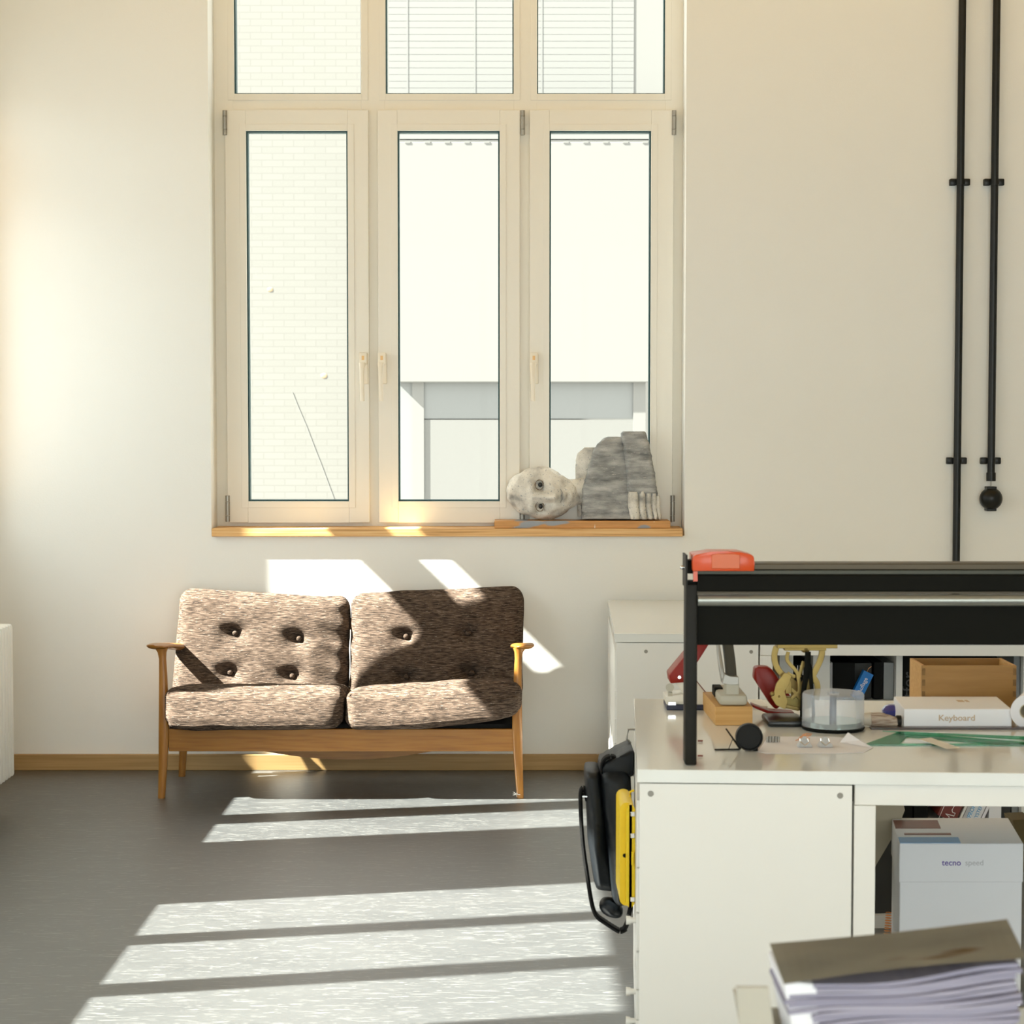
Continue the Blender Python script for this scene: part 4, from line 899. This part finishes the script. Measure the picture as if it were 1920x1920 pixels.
# long ruler and green set squares lying flat
b = new(); p, q = G(1632, 1367, ZT), G(1632, 1370, ZT)
v = [G(1632, 1366.5, ZT+.0005), G(1925, 1370, ZT+.0005)]
prism(b, [(v[0].x, ZT+.0005), (2.0 if False else 1.35, ZT+.0005), (1.35, ZT+.005), (v[0].x, ZT+.005)], v[0].y-.012, v[0].y+.012)
mesh('ruler', b, mat('dark_brown_ruler', (.045, .022, .015), .3), None, 'long dark brown ruler lying in front of the keyboard carton', 'ruler')
def flat_ring(name, outer, inner, z, m, lab, cat):
    b = new(); o = [G(x, y, z) for x, y in outer]; i = [G(x, y, z) for x, y in inner]; n = len(o)
    A = [b.verts.new(p) for p in o]; B = [b.verts.new(p) for p in i]
    C = [b.verts.new(p+Vector((0, 0, .0025))) for p in o]; D = [b.verts.new(p+Vector((0, 0, .0025))) for p in i]
    for k in range(n):
        j = (k+1) % n
        b.faces.new((A[k], A[j], B[j], B[k])); b.faces.new((C[k], D[k], D[j], C[j])); b.faces.new((A[k], C[k], C[j], A[j])); b.faces.new((B[k], B[j], D[j], D[k]))
    return mesh(name, b, m, None, lab, cat)
flat_ring('set_square', [(1618, 1398), (1686, 1373.5), (1986, 1399)], [(1686, 1396), (1700, 1382), (1860, 1396)], ZT+.0006, M_green, 'green transparent set square lying flat at the front right of the near table', 'set square')
flat_ring('set_square', [(1655, 1372), (2010, 1392.5), (2010, 1386)], [(1730, 1375), (1980, 1388), (1980, 1386.5)], ZT+.0045, M_green, 'narrow green transparent set square lying on top of the other one', 'set square')
b = new(); vs = [b.verts.new(G(x, y, ZT+.0076)) for x, y in ((1722, 1385), (1746, 1383), (1800, 1402), (1775, 1404))]; b.faces.new(vs)
r_ = bmesh.ops.extrude_face_region(b, geom=list(b.faces))
for v in r_['geom']:
    if isinstance(v, bmesh.types.BMVert): v.co.z -= .0003
mesh('paper_strip', b, mat('cream_paper', (.75, .70, .60), .7), None, 'cream paper strip lying across the green set square', 'paper')
b = new(); box(b, X(1405, 1320, 5.2), X(1432, 1320, 5.2), 5.12, 5.24, ZT+.0005, ZT+.006, .001); mesh('small_tray', b, M_white, None, 'small flat white tray behind the wooden block', 'tray')
# ------------------------------------------------------------ bag and yellow case hanging at the side of the near drawer unit
YG2 = 5.02
bag = thing('shoulder_bag', 'black nylon bag with straps hanging at the side of the near drawer unit', 'bag', (X(1140, 1700, YG2), YG2, Z(1720, YG2)))
hk = thing('wall_hook', 'small steel hook at the side of the near table holding the black bag', 'hook', (.305, YG2, .68))
b = new(); tube(b, [(.318, YG2-.0, .69), (.298, YG2, .69), (.294, YG2, .665), (.304, YG2, .655)], .003, 8); mesh('hook_wire', b, M_steel, hk)
def bagpart(rows, y0, y1, amp=.01, name='pouch', m=M_nylon, par=None, power=3.2, f=9):
    rr = []
    for i in range(len(rows)-1):
        for j in range(6): t = j/6; rr.append([rows[i][k]*(1-t)+rows[i+1][k]*t for k in range(3)])
    rr.append(list(rows[-1])); bm = new(); R = []
    for k, (py, xl, xr) in enumerate(rr):
        t = k/(len(rr)-1); sq = .35+.65*math.sin(math.pi*min(1, max(0, .08+t*.84)))**.5
        ym = (y0+y1)/2; hy = (y1-y0)/2*sq; z = Z(py, y0+.03); a, c = X(xl, py, y0+.03), X(xr, py, y0+.03); ring = []
        for i in range(36):
            th_ = 2*math.pi*i/36; cs, sn = math.cos(th_), math.sin(th_); e = 2/power
            ring.append(Vector(((a+c)/2+(c-a)/2*math.copysign(abs(cs)**e, cs), ym+hy*math.copysign(abs(sn)**e, sn), z)))
        R.append(ring)
    loft(bm, R)
    for v in bm.verts:
        v.co.y += noise.noise(Vector((v.co.x*22, v.co.y*4, v.co.z*f)))*amp; v.co.x += noise.noise(Vector((v.co.x*8, v.co.y*6, v.co.z*f+3)))*amp*.3
    return mesh(name, bm, m, par or bag, smooth='all')
bagpart([(1440, 1127, 1188), (1460, 1124, 1188), (1520, 1124, 1188), (1580, 1134, 1188), (1640, 1142, 1187), (1690, 1150, 1185), (1700, 1155, 1182)], 4.86, 5.16, .02, 'main_pouch')
bagpart([(1449, 1098, 1126), (1458, 1097, 1128), (1500, 1100, 1134), (1540, 1102, 1138), (1583, 1103, 1143), (1620, 1109, 1150), (1660, 1116, 1157), (1672, 1120, 1158)], 4.88, 5.10, .016, 'side_pouch')
b = new(); q = [(1138, 1448), (1142, 1438), (1168, 1424), (1189, 1406)]
prism(b, pxpoly([(1126, 1452), (1134, 1432), (1160, 1420), (1190, 1404), (1190, 1450), (1188, 1460)], 4.9), 4.9, 5.08, .012); mesh('flap', b, M_nylon, bag, smooth=True)
band([(1128, 1450), (1129, 1430), (1137, 1420), (1148, 1418), (1157, 1422)], 4.93, .004, .02, M_strap, 'top_loop', bag)
band([(1101, 1500), (1096, 1480), (1091, 1480), (1088.5, 1490), (1089, 1520), (1091, 1560), (1095, 1600), (1101, 1640), (1107, 1680), (1113, 1706), (1121, 1719), (1135, 1729), (1152, 1740), (1163, 1745), (1174, 1740)], 4.95, .0055, .018, M_strap, 'shoulder_strap', bag)
band([(1171, 1741), (1176, 1730), (1180, 1712), (1184, 1694)], 4.93, .0055, .016, M_strap, 'strap_end', bag)
b = new(); ball(b, P(1146, 1702, 4.96), .031, .05, .024, 3)
for v in b.verts: v.co += Vector((0, 1, 0))*noise.noise(v.co*30)*.01; v.co.z += -(v.co.x-P(1146, 1702, 4.96).x)*.25
mesh('rolled_end', b, M_nylon, bag, smooth='all')
b = new(); tube(b, smoothpts([P(1156, 1491, 4.845), P(1162, 1484, 4.845), P(1171, 1482, 4.845), P(1177, 1488, 4.845)], 5), .0015, 8); mesh('ring', b, M_chrome, bag, smooth=True)
b = new(); box(b, X(1092, 1494, 4.9), X(1101, 1494, 4.9), 4.9, 4.94, Z(1495, 4.9), Z(1492.5, 4.9)); mesh('buckle', b, M_chrome, bag)
YY = 4.60
yc_ = thing('tool_case', 'bright yellow hard case with silver latches hanging beside the black bag', 'case', (X(1176, 1703, YY), YY+.09, Z(1703, YY)))
def rrect(x0, x1, z0, z1, r, n=6):
    out = []
    for cx, cz, a0 in ((x1-r, z1-r, 0), (x0+r, z1-r, 90), (x0+r, z0+r, 180), (x1-r, z0+r, 270)):
        for i in range(n+1): a = math.radians(a0+90*i/n); out.append((cx+r*math.cos(a), cz+r*math.sin(a)))
    return out
xe = X(1190.5, 1600, YY)
b = new(); prism(b, rrect(X(1163, 1600, YY), xe+.0, Z(1702, YY), Z(1508, YY), .016), YY+.02, YY+.19); mesh('shell', b, M_yellow, yc_, smooth=True)
b = new(); prism(b, rrect(X(1174, 1600, YY), xe+.0005, Z(1703, YY), Z(1509.5, YY), .014), YY+.004, YY+.0195); ld = mesh('lid', b, M_yellow, yc_, smooth=True)
for py in (1526, 1566.5, 1686):
    b = new(); box(b, X(1182, py, YY), X(1190.3, py, YY), YY-.004, YY+.004, Z(py+4.5, YY), Z(py-4.5, YY), .0015); mesh('latch', b, M_chrome, ld)
b = new(); box(b, X(1184, 1610, YY), X(1188, 1610, YY), YY-.008, YY+.004, Z(1621, YY), Z(1597, YY), .001); mesh('handle', b, M_yellow, ld)
b = new(); cyl(b, P(1171.5, 1604, YY+.019), P(1171.5, 1604, YY+.0215), .005, n=14); mesh('lock_hole', b, M_blackm, yc_)
b = new(); tube(b, [(xe-.006, YY+.1, Z(1509, YY)), (xe-.006, YY+.1, Z(1500, YY)), (xe+.004, YY+.1, Z(1497, YY))], .003, 8); mesh('hanger', b, M_yellow, yc_)
# ------------------------------------------------------------ paper stack at the very front
ft = thing('paper_tray', 'cream open carton holding the paper stack at the bottom right corner', 'tray', (.45, 2.2, .73))
yA, yB = 2.12, 2.29
tx0 = X(1385, 1900, yA); b = new()
prism(b, [(X(1380, 1850, yA), Z(1851, yA)), (X(1441, 1850, yA), Z(1851, yA)), (X(1478, 1950, yA), .7305), (X(1405, 1950, yA), .7305)], yA, yA+.006, .001)
prism(b, [(X(1374, 1848, yB), Z(1853, yB)), (X(1378, 1848, yB), Z(1853, yB)), (X(1405, 1960, yB), .7305), (X(1400, 1960, yB), .7305)], yA, yB, 0)
box(b, X(1405, 1900, yB), .78, yA+.004, yB, .7305, .736); box(b, X(1400, 1950, yB), .78, yB, yB+.004, .7305, .80); mesh('carton', b, M_kraft if False else mat('cream_card', (.44, .42, .36), .7), ft)
b = new(); random.seed(5)
lay = []; nz_ = 26; zb0 = .737; ztp = [Z(1850, yA), Z(1806, yA)]
stackx = (X(1478, 1880, yA), X(1915, 1880, yA))
pst = thing('paper_stack', 'thick lilac tinted stack of papers in the cream tray at the bottom right corner', 'paper stack', (.47, 2.2, .7365))
for i in range(nz_):
    t0, t1 = i/nz_, (i+.86)/nz_; n = 14; pts = []
    x0 = X(1530, 1880, yA)+random.uniform(-.003, .003)+(-.03 if i in (20, 21, 22, 23) else 0); x1 = stackx[1]+random.uniform(-.004, .004)
    top = []; bot = []
    for j in range(n+1):
        s = j/n; xx = x0+(x1-x0)*s; H0 = ztp[0]+(ztp[1]-ztp[0])*max(0, (xx-stackx[0])/(stackx[1]-stackx[0]))-.006
        wv = .004*math.sin(s*6+i*.35)*t0
        bot.append((xx, zb0+(H0-zb0)*t0+wv)); top.append((xx, zb0+(H0-zb0)*t1+wv))
    y0 = yA+.012+random.uniform(-.003, .003); prism(b, bot+top[::-1], y0, yB-.035)
mesh('sheets', b, M_lilac, pst); 
b = new(); prism(b, [(X(1473, 1850, yA), Z(1853, yA)), (X(1500, 1850, yA), Z(1849, yA)), (X(1535, 1850, yA), Z(1853, yA)), (X(1548, 1930, yA), .75), (X(1512, 1925, yA), .75)], yA+.014, yB-.02, .001); mesh('bent_sheet', b, M_paper, pst)
b = new(); n = 24; rows = []
for k in range(2):
    for i in range(n+1):
        t = i/n; a = P(1470+455*t, 1845-45*t-8*math.sin(math.pi*t*.9)*(1), yA-.005); c = P(1443+445*t, 1769-46*t+3*math.sin(math.pi*t), 2.27); rows.append((a, c))
    break
L1 = [b.verts.new(a) for a, c in rows]; L2 = [b.verts.new(c) for a, c in rows]
for i in range(n): b.faces.new((L1[i], L1[i+1], L2[i+1], L2[i]))
bmesh.ops.solidify(b, geom=list(b.faces), thickness=.003)
mesh('grey_board', b, M_grey, None, 'grey brown cardboard sheet lying on the paper stack at the bottom right', 'cardboard sheet')
